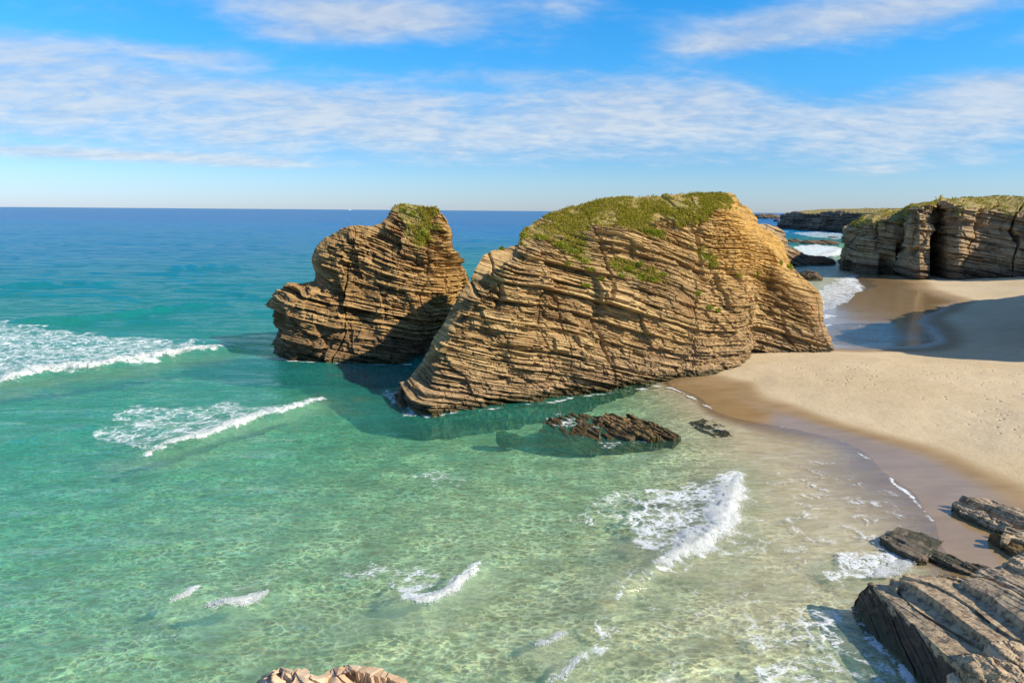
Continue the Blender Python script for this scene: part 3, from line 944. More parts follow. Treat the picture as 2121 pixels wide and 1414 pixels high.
def water_material():
    mt, T, out = new_mat('sea_water')
    pos = T.node('ShaderNodeNewGeometry').outputs['Position']
    D = T.attr('depth'); foam = T.attr('foam')
    p2 = T.vmath('MULTIPLY', pos, (1.0, 1.0, 0.0))
    # ripple heights at three sizes
    r1 = T.noise(T.vmath('MULTIPLY', p2, (0.75, 1.35, 1.0)), 2.6, 3.0, 0.62, 0.9)
    r2 = T.noise(T.vmath('MULTIPLY', p2, (0.40, 1.25, 1.0)), 0.62, 3.0, 0.6, 0.5)
    r3 = T.noise(T.vmath('MULTIPLY', p2, (0.25, 1.1, 1.0)), 0.085, 4.0, 0.62, 0.3)
    h = T.add(T.add(T.mul(r1, 0.14), T.mul(r2, 0.40)), T.mul(r3, 2.6))
    nrm = T.bump(h, 0.75, 1.0)
    # painted caustics: bright cell net and ripple tone in the water's transmission colour
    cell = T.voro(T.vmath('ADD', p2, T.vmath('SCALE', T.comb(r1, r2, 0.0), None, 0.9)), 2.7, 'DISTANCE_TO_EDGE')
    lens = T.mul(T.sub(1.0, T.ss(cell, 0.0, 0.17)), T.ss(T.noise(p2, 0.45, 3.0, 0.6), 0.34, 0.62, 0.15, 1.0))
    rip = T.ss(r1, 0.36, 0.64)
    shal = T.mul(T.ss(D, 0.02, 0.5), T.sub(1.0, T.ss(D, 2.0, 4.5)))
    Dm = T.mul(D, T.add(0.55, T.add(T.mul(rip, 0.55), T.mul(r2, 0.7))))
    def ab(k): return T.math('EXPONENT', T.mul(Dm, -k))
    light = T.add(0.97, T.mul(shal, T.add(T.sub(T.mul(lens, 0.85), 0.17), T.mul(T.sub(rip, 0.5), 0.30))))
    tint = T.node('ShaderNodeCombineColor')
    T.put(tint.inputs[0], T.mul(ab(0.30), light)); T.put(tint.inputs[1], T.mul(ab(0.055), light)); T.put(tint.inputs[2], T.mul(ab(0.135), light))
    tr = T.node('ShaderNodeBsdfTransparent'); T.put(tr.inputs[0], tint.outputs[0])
    # light scattered back by the water itself
    bcol = T.ramp(T.math('DIVIDE', D, 18.0), [(0.0, (0.16, 0.40, 0.22)), (0.10, (0.05, 0.40, 0.29)), (0.22, (0.006, 0.29, 0.30)),
                                           (0.42, (0.002, 0.205, 0.36)), (0.75, (0.0005, 0.155, 0.37)), (1.0, (0.0004, 0.125, 0.33))])
    body = T.node('ShaderNodeBsdfDiffuse'); T.put(body.inputs[0], bcol)
    bf = T.sub(1.0, T.math('EXPONENT', T.mul(Dm, -0.15)))
    mk = T.attr('milk')
    T.put(body.inputs[0], T.mix(T.mul(mk, T.sub(1.0, T.ss(D, 2.5, 5.0))), bcol, T.mix(T.ss(D, 0.3, 1.2), (0.42, 0.44, 0.27), (0.20, 0.44, 0.29))))
    bf = T.math('MAXIMUM', bf, T.mul(mk, 0.42))
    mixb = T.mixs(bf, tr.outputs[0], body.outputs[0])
    gl = T.node('ShaderNodeBsdfGlossy'); gl.inputs['Roughness'].default_value = 0.07
    T.put(gl.inputs['Color'], (1, 1, 1)); T.put(gl.inputs['Normal'], nrm)
    fr = T.node('ShaderNodeFresnel'); fr.inputs[0].default_value = 1.333
    T.put(fr.inputs['Normal'], nrm)
    fac = T.math('MINIMUM', fr.outputs[0], 0.29)
    wat = T.mixs(fac, mixb, gl.outputs[0])
    # foam lace
    pf = T.vmath('ADD', p2, T.vmath('SCALE', T.comb(r2, r1, 0.0), None, 1.4))
    l1 = T.voro(T.vmath('MULTIPLY', pf, (0.8, 1.25, 1.0)), 1.35, 'DISTANCE_TO_EDGE')
    l2 = T.voro(T.vmath('MULTIPLY', pf, (0.8, 1.25, 1.0)), 3.4, 'DISTANCE_TO_EDGE')
    lace = T.math('MAXIMUM', T.sub(1.0, T.ss(l1, 0.0, 0.22)), T.mul(T.sub(1.0, T.ss(l2, 0.0, 0.30)), 0.75))
    brk = T.noise(T.vmath('MULTIPLY', p2, (0.85, 1.15, 1.0)), 0.8, 5.0, 0.62, 0.6)
    v = T.add(foam, T.add(T.mul(T.sub(lace, 0.60), 0.52), T.mul(T.sub(brk, 0.5), 1.0)))
    ff = T.mul(T.ss(v, 0.40, 0.66), T.ss(foam, 0.03, 0.16))
    fo = T.node('ShaderNodeBsdfDiffuse')
    T.put(fo.inputs[0], T.mix(T.noise(pos, 5.0, 3.0), (0.78, 0.82, 0.82), (0.90, 0.91, 0.90)))
    T.put(fo.inputs['Normal'], T.bump(T.add(T.noise(pos, 7.0, 4.0, 0.7), v), 0.6, 0.12))
    fin = T.mixs(T.mul(ff, 0.84), wat, fo.outputs[0])
    T.l.new(fin, out.inputs[0])
    return mt
M_WATER = water_material()
_v, _fc, _at = sea_surface()
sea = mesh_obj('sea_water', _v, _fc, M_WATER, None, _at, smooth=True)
tag(sea, kind='structure')


# ------------------------------------------------------------------ the two sea stacks
def stations_px(rowsv, base_z=None):
    """rows: (bx, by, [ (px,py,yoff), ... ]) -> world points"""
    st = []
    for r in rowsv:
        bx, by = r[0], r[1]
        b = P(bx, by, 0.0 if base_z is None else base_z)
        pts = [b]
        for (a, c, yo) in r[2:]:
            pts.append(PY(a, c, b[1] + yo))
        st.append(pts)
    return st

def back_of(dy, fz=0.55):
    def f(C):
        a = C[:, -1:].copy(); a[..., 1] += dy * 0.6; a[..., 2] *= fz
        b = C[:, -1:].copy(); b[..., 1] += dy; b[..., 2] = -3.0
        return np.concatenate([a, b], axis=1)
    return f

base = [(830, 828), (845, 840), (865, 850), (885, 855), (920, 852), (960, 848), (1010, 843), (1050, 838), (1100, 830), (1160, 820), (1220, 812), (1280, 805),
        (1340, 798), (1400, 790), (1450, 783), (1490, 775), (1525, 768), (1539, 758), (1560, 744), (1590, 742), (1620, 740), (1650, 740), (1690, 739), (1715, 738), (1735, 738)]
edge = [(833, 820), (856, 798), (885, 770), (920, 720), (955, 670), (985, 620), (1040, 575), (1080, 545), (1120, 520), (1180, 510), (1250, 496), (1310, 488),
        (1375, 478), (1440, 462), (1485, 455), (1515, 465), (1538, 482), (1562, 512), (1590, 540), (1615, 580), (1640, 610), (1668, 640), (1690, 680), (1712, 710), (1733, 737)]
ridge = [(835, 812), (868, 758), (905, 690), (945, 625), (985, 553), (1015, 517), (1070, 503), (1085, 472), (1130, 445), (1190, 425), (1260, 409), (1330, 403),
         (1400, 400), (1470, 399), (1516, 399), (1538, 420), (1552, 434), (1574, 468), (1618, 495), (1640, 545), (1668, 578), (1698, 606), (1706, 655), (1722, 695), (1734, 734)]
tap = [.15, .25, .38, .5, .62, .72, .82, .92, 1, 1, 1, 1, 1, 1, 1, .98, .95, .9, .75, .66, .58, .5, .4, .3, .15]
rowsv = [(b[0], b[1], (e[0], e[1], 6.0 * t), (r[0], r[1], 13.0 * t)) for b, e, r, t in zip(base, edge, ridge, tap)]
G, vp, uu = loft(stations_px(rowsv), 820, [12, 270, 120, 10, 8], back_of(9.0), below=3.0)
G = smooth_v(G, 10)

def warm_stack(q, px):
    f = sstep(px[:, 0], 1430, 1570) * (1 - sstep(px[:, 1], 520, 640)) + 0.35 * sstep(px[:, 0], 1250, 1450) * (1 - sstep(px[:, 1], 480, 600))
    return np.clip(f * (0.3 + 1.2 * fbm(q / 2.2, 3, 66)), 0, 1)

GR_MAIN = [[(1070, 505), (1085, 466), (1130, 440), (1180, 420), (1260, 400), (1400, 388), (1530, 388), (1522, 418), (1500, 436), (1475, 446), (1390, 455), (1345, 470), (1240, 474), (1200, 490), (1130, 492)],
           [(1145, 500), (1215, 495), (1235, 530), (1225, 560), (1195, 545)], [(1335, 470), (1385, 476), (1395, 496), (1345, 490)],
           [(1255, 540), (1300, 548), (1370, 560), (1390, 580), (1330, 590), (1270, 562)], [(1448, 515), (1480, 520), (1490, 552), (1460, 545)]]
SC_MAIN = [(2.7, .85, 4.5), (0.90, 0.48, 2.2), (0.36, 0.46, 1.2), (0.155, 0.36, .7)]
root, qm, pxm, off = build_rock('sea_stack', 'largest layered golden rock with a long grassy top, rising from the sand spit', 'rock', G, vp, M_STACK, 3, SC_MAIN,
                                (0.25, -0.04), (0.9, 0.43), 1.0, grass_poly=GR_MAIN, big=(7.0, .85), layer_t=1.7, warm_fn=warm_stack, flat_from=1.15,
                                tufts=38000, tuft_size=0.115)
plants_on(root, qm, pxm, off, [(1165, 505, .7), (1190, 520, .8), (1213, 540, .7), (1222, 562, .6), (1216, 590, .6), (1275, 548, .7), (1300, 556, .7), (1330, 574, .6), (1352, 578, .8),
                               (1372, 566, .5), (1366, 486, .9), (1342, 478, .6), (1467, 532, .7), (1476, 548, .5), (1448, 610, .7), (1472, 634, .4), (1490, 641, .4), (1622, 545, .6),
                               (1640, 552, .8), (1535, 570, .5), (1572, 572, .5), (1120, 490, .8), (1090, 486, .7), (1040, 512, .5), (1325, 545, .5), (1290, 575, .4), (1245, 575, .3), (1180, 548, .4)], 5)

# the smaller stack to its left
L = [((574, 737), (570, 718, 3.0), (566, 700, 4.0), (565, 668, 5.0)),
     ((588, 740), (578, 690, 2.0), (570, 645, 3.4), (572, 622, 4.6)),
     ((620, 744), (612, 690, .5), (594, 620, 2.4), (598, 586, 4.6)),
     ((660, 747), (650, 680, .5), (630, 612, 1.6), (648, 578, 6.2)),
     ((695, 749), (688, 670, .6), (676, 600, 1.8), (648, 528, 6.4)),
     ((725, 750), (718, 660, .8), (712, 570, 3.0), (680, 490, 7.0)),
     ((755, 750), (748, 650, 1.2), (745, 550, 4.0), (728, 464, 6.5)),
     ((785, 750), (780, 645, 1.4), (785, 530, 4.4), (788, 460, 7.0)),
     ((810, 750), (812, 640, 1.6), (830, 510, 4.6), (818, 424, 7.5)),
     ((830, 749), (845, 640, 1.8), (868, 505, 4.8), (868, 420, 7.5)),
     ((845, 748), (872, 640, 2.2), (900, 510, 5.0), (908, 430, 7.5)),
     ((855, 746), (895, 640, 2.8), (920, 520, 5.4), (936, 460, 7.2)),
     ((866, 742), (915, 640, 3.4), (940, 550, 6.0), (936, 512, 7.0)),
     ((878, 736), (930, 645, 4.0), (952, 580, 6.2), (962, 556, 7.0)),
     ((900, 722), (945, 650, 5.0), (968, 610, 6.5), (972, 580, 7.0))]
rowsv = [(a[0], a[1], *r) for a, *r in L]
G, vp, uu = loft(stations_px(rowsv), 520, [10, 135, 145, 75, 8, 8], back_of(8.0), below=4.5)
G = smooth_v(G, 8)
GR_LEFT = [[(812, 430), (830, 414), (905, 414), (912, 436), (890, 450), (900, 498), (866, 504), (835, 490), (850, 460), (820, 445)]]
root, ql, pxl, off = build_rock('sea_stack', 'smaller layered brown rock with a tuft of grass on its peak, standing in the sea', 'rock', G, vp, M_STACK2, 12,
                                [(2.4, 1.45, 3.4), (0.90, 0.65, 2.0), (0.36, 0.50, 1.2), (0.155, 0.36, .7)], (0.22, -0.04), (1.0, 0.1), 1.0,
                                grass_poly=GR_LEFT, big=(5.0, 1.1), layer_t=1.5, flat_from=2.55, tufts=7000, tuft_size=0.115,
                                warm_fn=lambda q, px: np.clip(0.55 * sstep(px[:, 0], 840, 930) * (0.3 + fbm(q / 2.0, 3, 67)), 0, 1))
plants_on(root, ql, pxl, off, [(878, 480, .9), (870, 492, .7), (890, 470, .7), (855, 440, .7), (836, 432, .7)], 6)


# ------------------------------------------------------------------ cliffs
def inland(dx, dy, dz):
    def f(C):
        a = C[:, -1:].copy() + np.array([dx * .4, dy * .4, dz])
        b = C[:, -1:].copy() + np.array([dx, dy, dz * 0.5])
        return np.concatenate([a, b], axis=1)
    return f

cl = [(1752, 549, (1768, 470, 6), (1785, 460, 14)), (1738, 553, (1748, 476, 2), (1768, 460, 9)), (1745, 559, (1752, 474, 2), (1775, 456, 10)), (1775, 566, (1778, 463, 3), (1795, 446, 12)),
      (1810, 569, (1806, 458, 3), (1818, 439, 14)), (1850, 571, (1850, 456, 3), (1850, 434, 15)), (1874, 571, (1874, 452, 3), (1874, 432, 14)),
      (1882, 578, (1885, 434, 2), (1888, 425, 8)), (1905, 581, (1905, 430, 1.5), (1915, 420, 8)), (1928, 580, (1926, 425, 1.5), (1940, 417, 8)),
      (1942, 573, (1946, 424, 2), (1955, 416, 8)), (1958, 580, (1962, 424, 1.5), (1975, 414, 8)), (1985, 584, (1985, 428, 2.5), (2000, 411, 9)), (2040, 586, (2035, 436, 4), (2050, 409, 12)),
      (2085, 588, (2085, 440, 4), (2090, 407, 12)), (2130, 590, (2130, 440, 4), (2135, 405, 12)), (2200, 596, (2200, 438, 4), (2200, 403, 12)), (2320, 606, (2320, 435, 4), (2320, 400, 12))]
G, vp, uu = loft(stations_px(cl), 560, [8, 140, 36, 10, 10], inland(260, 120, 0.0), below=3.0, linear=True)
G = smooth_v(G, 2)
def cave(q, V, nn):
    px = pix(q)
    c1 = np.exp(-((px[:, 0] - 1944) / 13.0) ** 4) * (1 - sstep(q[:, 2], 8.0, 11.5)) * (V < 1.2)
    c2 = np.exp(-((px[:, 0] - 1868) / 9.0) ** 4) * (1 - sstep(q[:, 2], 5.0, 9.0)) * (V < 1.2)
    c3 = np.exp(-((px[:, 0] - 1838) / 14.0) ** 4) * (1 - sstep(q[:, 2], 3.0, 6.0)) * (V < 1.2)
    q = q.copy()
    q[:, 0] += 4.0 * c1 + 1.5 * c2 + 1.0 * c3
    q[:, 1] += 11.0 * c1 + 6.0 * c2 + 3.5 * c3
    return q
def cliff_turf(p, V):
    return ((V > 1.10 + 0.9 * (fbm(p / 2.5, 3, 90) - .5)) & (V < 4)).astype(float)
root, qc, pxc, off = build_rock('beach_cliff', 'tall banded cliff with dark caves and turf on top behind the far beach', 'cliff', G, vp, M_CLIFF, 21,
                                [(4.5, 1.7, 6.0), (1.5, .8, 3.0), (0.6, 0.5, 2.0)], (0.16, -0.10), (0.6, -0.8), 1.0, big=(14.0, 1.1), layer_t=3.0, flat_from=1.1,
                                notch=cave, grass_fn=cliff_turf, tufts=18000, tuft_size=0.22, tuft_vmax=2.15, joint=2.2, warp_l=16.0)

hl = [(1606, 470, (1622, 450, 30), (1640, 444, 60)), (1614, 472, (1618, 447, 8), (1632, 441, 45)), (1640, 474, (1645, 443, 8), (1655, 437, 55)), (1680, 477, (1680, 442, 10), (1690, 435, 70)),
      (1740, 480, (1740, 441, 10), (1740, 433, 80)), (1800, 485, (1800, 441, 10), (1800, 432, 80)), (1900, 492, (1900, 440, 10), (1900, 430, 80))]
G, vp, uu = loft(stations_px(hl), 260, [4, 60, 24, 6, 6], inland(300, 500, 0.0), below=3.0)
build_rock('headland', 'distant dark headland with a grassy flat top beyond the surf', 'headland', G, vp, M_FAR, 33,
           [(7.0, 5.0, 30.0), (3.0, 2.5, 14.0)], (0.05, 0.0), (0.4, -0.9), .8, big=(45.0, 4.0), layers=False, flat_from=1.0,
           grass_fn=lambda p, V: (V > 1.05).astype(float), joint=3.0, warp_l=40.0)

# the headland off to the right of the view, whose shadow lies on the beach
pr = [((125, 118), 16), ((96, 106), 16), ((82, 94), 16), ((70, 83), 16), ((62, 75), 16.0), ((62.5, 66), 16), ((69, 57), 16), ((86, 50), 16.5), ((120, 45), 17)]
st = []
for (x, y), h in pr:
    cx, cy = 125, 75
    d = np.array([cx - x, cy - y]); d = d / (np.linalg.norm(d) + 1e-6)
    st.append([np.array([x - d[0] * 1.0, y - d[1] * 1.0, 0.5]), np.array([x, y, h]), np.array([x + d[0] * 8, y + d[1] * 8, h + .8])])
def to_centre(C):
    a = C[:, -1:].copy(); a[..., 0] = a[..., 0] * .5 + 62; a[..., 1] = a[..., 1] * .5 + 37
    b = C[:, -1:].copy(); b[..., 0] = 125; b[..., 1] = 75
    return np.concatenate([a, b], axis=1)
G, vp, uu = loft([s_ for s_ in st[::-1]], 220, [6, 70, 16, 6, 6], to_centre, below=3.0)
build_rock('side_cliff', 'steep layered cliff just outside the right edge, shading the beach', 'cliff', G, vp, M_CLIFF, 44, [(2.6, 1.0, 9.0), (0.9, 0.6, 4.0)], (0.2, 0.0), (0.5, 0.8), 1.0,
           big=(9.0, 1.0), layers=False, flat_from=1.05, grass_fn=lambda p, V: (V > 1.05).astype(float), joint=0.8)

# pale rock ramp behind the big stack
rp = [(1535, 553, (1540, 500, 3), (1545, 470, 8)), (1575, 552, (1578, 492, 3), (1580, 464, 8)), (1603, 551, (1606, 500, 3), (1606, 470, 8)), (1620, 550, (1622, 512, 3), (1626, 484, 7)),
      (1632, 550, (1634, 528, 3), (1634, 508, 6)), (1658, 549, (1660, 536, 3), (1660, 521, 6)), (1684, 548, (1686, 541, 2), (1686, 534, 5)), (1706, 546, (1706, 545, 1), (1704, 543, 3))]
G, vp, uu = loft(stations_px(rp), 240, [6, 70, 40, 8, 8], back_of(12.0), below=3.0)
build_rock('rock_ramp', 'pale rock sloping down into the water behind the largest rock', 'rock', G, vp, M_CLIFF, 55, [(1.6, 0.6, 9.0), (0.7, 0.4, 5.0)], (0.35, 0.0), (1, 0.1), 1.0,
           big=(9.0, 1.0), layers=True, layer_t=3.0, joint=0.3)


# ------------------------------------------------------------------ single rocks
def boulder(name, label, cat, c, r, mat, seed, rot=0.0, tilt=0.0, nu=60, nv=30, scales=((0.5, 0.16, 1.2), (0.2, 0.10, .7)), big=(1.2, 0.3), dip=(0.4, 0.0), square=0.8, group=None, parent=None, part='rock_body', flat_bottom=True):
    a = np.linspace(0, 2 * math.pi, nu, endpoint=False)
    b = np.linspace(-math.pi / 2 * 0.98, math.pi / 2 * 0.98, nv)
    A, B = np.meshgrid(a, b, indexing='ij')
    sp = lambda v: np.sign(v) * np.abs(v) ** square
    d = np.stack([sp(np.cos(A)) * np.abs(np.cos(B)) ** square, sp(np.sin(A)) * np.abs(np.cos(B)) ** square, sp(np.sin(B))], -1)
    p = d * np.array(r)
    ct, stt = math.cos(tilt), math.sin(tilt)
    p = np.stack([p[..., 0] * ct - p[..., 2] * stt, p[..., 1], p[..., 0] * stt + p[..., 2] * ct], -1)
    cr, sr = math.cos(rot), math.sin(rot)
    p = np.stack([p[..., 0] * cr - p[..., 1] * sr, p[..., 0] * sr + p[..., 1] * cr, p[..., 2]], -1)
    w = (p + np.array(c)).reshape(-1, 3)
    n = (p / (np.array(r).max() * 0 + np.linalg.norm(p, axis=-1, keepdims=True) + 1e-6)).reshape(-1, 3)
    ds, tone, s = strata(w, dip[0], dip[1], (cr, sr), seed, scales, 0.3, 3.0)
    disp = ds + (fbm(w / big[0], 4, seed + 9) - .5) * 2 * big[1]
    w = w + n * disp[:, None]
    F = grid_faces(nu, nv, wrap=True)
    loc = np.array([c[0], c[1], 0.0]) if parent is None else None
    if parent is None:
        root = empty(name, tuple(loc)); tag(root, label, cat, group)
    else:
        root = parent
    o = np.array(root.location)
    mesh_obj(part, w - o, F, mat, root, {'tone': tone, 'grass': tone * 0, 'warm': tone * 0})
    return root

def slab(root, left, right, zl, zr, zb, mat, seed, nu=150, nc=26, ns=16, scales=((0.22, 0.10, 1.6), (0.09, 0.07, .8)), big=(2.5, 0.08), name='rock_slab', dip=(0.5, 0.2), rough_top=0.22):
    """long tilted bed of rock between two edge lines given in photo pixels at heights zl, zr"""
    left = np.array(left, float); right = np.array(right, float)
    zl = np.broadcast_to(np.asarray(zl, float), (len(left),)); zr = np.broadcast_to(np.asarray(zr, float), (len(right),))
    Lw = P(left[:, 0], left[:, 1], zl); Rw = P(right[:, 0], right[:, 1], zr)
    if left[-1, 0] >= 2120 and right[-1, 0] >= 2120:      # the bed runs on past the edge of the view
        dl = Lw[-1] - Lw[-2]; dr = Rw[-1] - Rw[-2]
        dm = dl / np.linalg.norm(dl) + dr / np.linalg.norm(dr); dm[2] = 0.0
        dm *= 4.5 / np.linalg.norm(dm)
        Lw = np.concatenate([Lw, [Lw[-1] + dm]]); Rw = np.concatenate([Rw, [Rw[-1] + dm]])
    def rs(p, n):
        l = np.concatenate([[0], np.cumsum(np.linalg.norm(np.diff(p, axis=0), axis=1))])
        t = np.linspace(0, l[-1], n)
        return np.stack([np.interp(t, l, p[:, k]) for k in range(3)], -1)
    Lw = rs(Lw, nu); Rw = rs(Rw, nu)
    lb = Lw.copy(); lb[:, 2] = zb
    rb = Rw.copy(); rb[:, 2] = zb
    across = (Rw - Lw); across[:, 2] = 0; across /= np.linalg.norm(across, axis=1, keepdims=True) + 1e-6
    lb -= across * 0.12; rb += across * 0.05
    t1 = np.linspace(0, 1, ns)[:, None, None]; t2 = np.linspace(0, 1, nc)[:, None, None]
    sec = np.concatenate([(lb * (1 - t1) + Lw * t1)[:-1], (Lw * (1 - t2) + Rw * t2)[:-1], (Rw * (1 - t1) + rb * t1)], 0)      # (nv, nu, 3)
    G = np.transpose(sec, (1, 0, 2)).copy()
    nv = G.shape[1]
    # close both ends with walls
    e0 = G[0:1].copy(); e1 = G[-1:].copy()
    ends0 = []; ends1 = []
    for f in (1.0, .75, .5, .25):
        q = e0.copy(); q[..., 2] = zb + (q[..., 2] - zb) * (1 - f); ends0.append(q)
        q = e1.copy(); q[..., 2] = zb + (q[..., 2] - zb) * (1 - f); ends1.append(q)
    G = np.concatenate(ends0 + [G] + ends1[::-1], 0)
    n = grid_normals(G)
    d = (Rw[-1] - Lw[0])
    w = G.reshape(-1, 3)
    nr = n.reshape(-1, 3)
    ax = Lw[-1] - Lw[0]; ax = ax / np.linalg.norm(ax)
    ds, tone, s = strata(w, dip[0], dip[1], (ax[0], ax[1]), seed, scales, 0.10, 2.0)
    top = sstep(nr[:, 2], 0.5, 0.85)
    disp = ds * (1 - (1 - rough_top) * top) + (fbm(w / big[0], 4, seed + 3) - .5) * 2 * big[1] + (fbm(w / .25, 3, seed + 8) - .5) * 0.05
    w = w + nr * disp[:, None]
    mesh_obj(name, w - np.array(root.location), grid_faces(*G.shape[:2]), mat, root, {'tone': tone, 'grass': tone * 0, 'warm': tone * 0})

# layered outcrop in the right foreground
c = P(1930, 1320, 0.0)
oc = tag(empty('shore_outcrop', (c[0], c[1], 0.0)), 'broad outcrop of long cracked slabs at the lower right, wet at its foot', 'rock')
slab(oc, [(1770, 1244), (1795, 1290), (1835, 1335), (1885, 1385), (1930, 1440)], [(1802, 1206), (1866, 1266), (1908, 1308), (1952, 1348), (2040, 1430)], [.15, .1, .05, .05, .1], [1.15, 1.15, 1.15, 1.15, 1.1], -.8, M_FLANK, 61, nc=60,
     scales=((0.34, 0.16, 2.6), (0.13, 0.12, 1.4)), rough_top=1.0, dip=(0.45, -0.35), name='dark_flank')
slab(oc, [(1803, 1207), (1870, 1270), (1912, 1312), (1955, 1350), (2040, 1428)], [(1845, 1211), (1872, 1243), (1902, 1268), (1932, 1286), (2050, 1355), (2121, 1400)], 1.22, [1.34, 1.34, 1.36, 1.38, 1.42, 1.45], -.8, M_SHORE, 62)
slab(oc, [(1848, 1208), (1876, 1242), (1904, 1264), (1935, 1282), (2052, 1350), (2125, 1396)], [(1858, 1206), (1900, 1230), (1938, 1252), (1965, 1274), (2010, 1310), (2065, 1350), (2130, 1388)], 1.40, 1.50, -.8, M_SHORE, 63, nc=16)
slab(oc, [(1862, 1196), (1905, 1220), (1942, 1243), (1970, 1266), (2016, 1302), (2070, 1340), (2135, 1378)], [(1867, 1193), (1922, 1209), (1966, 1232), (2010, 1262), (2062, 1302), (2135, 1350)], 1.78, 1.84, -.8, M_SHORE, 64, nc=24, big=(2.0, 0.08))
slab(oc, [(1868, 1190), (1924, 1205), (1969, 1227), (2014, 1256), (2066, 1296), (2135, 1342)], [(1878, 1187), (1940, 1192), (1985, 1201), (2030, 1228), (2080, 1268), (2135, 1312)], 1.93, 2.0, -.8, M_SHORE, 69, nc=30, big=(2.0, 0.08))
slab(oc, [(1942, 1190), (1988, 1199), (2033, 1225), (2083, 1264), (2135, 1307)], [(1950, 1187), (1996, 1195), (2044, 1218), (2094, 1255), (2140, 1292)], 2.06, 2.1, -.8, M_SHORE, 70, nc=16, big=(2.0, 0.08))
slab(oc, [(1842, 1204), (1850, 1212), (1858, 1220)], [(1850, 1199), (1858, 1202), (1866, 1207)], 1.5, 1.6, -.5, M_SHORE, 65, nu=40, nc=10)
slab(oc, [(1992, 1206), (2040, 1226), (2085, 1262), (2135, 1300)], [(2010, 1194), (2050, 1200), (2100, 1228), (2135, 1252)], [2.12, 2.22, 2.25, 2.25], [2.3, 2.4, 2.45, 2.5], -.5, M_SHORE, 66, nu=90)
slab(oc, [(2010, 1190), (2060, 1198), (2135, 1240)], [(2030, 1176), (2080, 1180), (2135, 1205)], [2.2, 2.4, 2.5], [2.3, 2.5, 2.6], -.5, M_SHORE, 67, nu=90, rough_top=1.0, big=(.8, .16))
slab(oc, [(2060, 1185), (2090, 1185), (2135, 1205)], [(2085, 1158), (2105, 1140), (2135, 1135)], [2.0, 2.3, 2.5], [2.2, 2.6, 2.8], -.3, M_SHORE, 68, nu=70, rough_top=1.2, big=(.7, .25))

for k, (a, b, z, r, lab) in enumerate([(2040, 1392, 1.5, (.62, .5, .5), 'knobbly boulder wedged on the foreground slabs near the lower right corner'),
                                       (2090, 1372, 1.6, (.7, .55, .55), 'largest rounded boulder on the foreground slabs against the right edge'),
                                       (1985, 1408, 1.0, (.55, .25, .30), 'small pale grey stone at the bottom edge below the slabs'),
                                       (2112, 1410, 1.5, (.5, .45, .4), 'rough boulder filling the lower right corner'),
                                       (2065, 1420, 1.3, (.45, .4, .35), 'low dark boulder at the bottom edge beside the corner boulder')]):
    q = P(a, b, z)
    boulder('boulder', lab, 'boulder', (q[0], q[1], z - .05), r, M_CRAG if k == 2 else M_SHORE, 80 + k, rot=.6 * k - .5, nu=70, nv=36, big=(.7, .28), scales=((0.25, 0.12, .7), (0.1, .06, .4)), group='boulders on the foreground slabs')

# low wet slab between the outcrop and the swash
c = P(1900, 1130, 0.0)
ws = tag(empty('wet_slab', (c[0], c[1], 0.0)), 'flat dark wet slab washed by foam at the water edge', 'rock')
slab(ws, [(1824, 1112), (1860, 1138), (1905, 1158), (1918, 1160)], [(1862, 1090), (1905, 1100), (1935, 1112), (1955, 1120)], [.22, .24, .22, .16], [.22, .20, .12, .04], -.5, M_SLABDARK, 71, nu=120, rough_top=.8, big=(.8, .09))
slab(ws, [(1920, 1152), (1960, 1168), (2000, 1184), (2030, 1190)], [(1925, 1136), (1970, 1150), (2020, 1170), (2060, 1182)], .16, .12, -.5, M_SLABDARK, 72, nu=110, rough_top=.8, big=(.8, .10))
slab(ws, [(1995, 1172), (2040, 1182), (2070, 1188)], [(2000, 1160), (2045, 1172), (2075, 1182)], .25, .2, -.5, M_SLABDARK, 73, nu=60, rough_top=.8)

# upright beds sticking out of the sand at the right edge
c = P(2060, 1070, 0.0)
bs = tag(empty('beach_ledge', (c[0], c[1], 0.0)), 'thin dark rock beds sticking up in rows from the wet sand', 'rock')
for k, (l, r, zl, zr) in enumerate([
        ([(1974, 1042), (2010, 1062), (2060, 1085), (2090, 1096)], [(1984, 1036), (2020, 1050), (2065, 1072), (2095, 1088)], .45, .62),
        ([(1988, 1058), (2020, 1072), (2045, 1084)], [(1996, 1046), (2026, 1060), (2050, 1072)], .35, .5),
        ([(1988, 1030), (2030, 1046), (2075, 1066), (2130, 1088)], [(1994, 1025), (2040, 1038), (2085, 1056), (2130, 1076)], .62, .78),
        ([(2000, 1034), (2045, 1044), (2090, 1060), (2130, 1076)], [(2008, 1028), (2050, 1034), (2095, 1048), (2135, 1062)], .80, .92),
        ([(2025, 1082), (2050, 1090), (2062, 1096)], [(2030, 1078), (2054, 1085), (2066, 1092)], .25, .32),
        ([(2078, 1098), (2100, 1105), (2130, 1118)], [(2084, 1090), (2105, 1094), (2135, 1102)], .55, .7),
        ([(2050, 1106), (2080, 1126), (2110, 1148), (2135, 1160)], [(2062, 1104), (2090, 1112), (2120, 1124), (2140, 1135)], .4, .6),
        ([(2076, 1112), (2100, 1114), (2135, 1126)], [(2082, 1104), (2106, 1106), (2140, 1112)], .7, .8)]):
    slab(bs, l, r, zl, zr, -.3, M_SHORE if k not in (6,) else M_WETROCK, 90 + k, nu=90, nc=12, ns=14, scales=((0.16, 0.08, .7), (0.07, 0.05, .4)), rough_top=.9, big=(.6, .10))

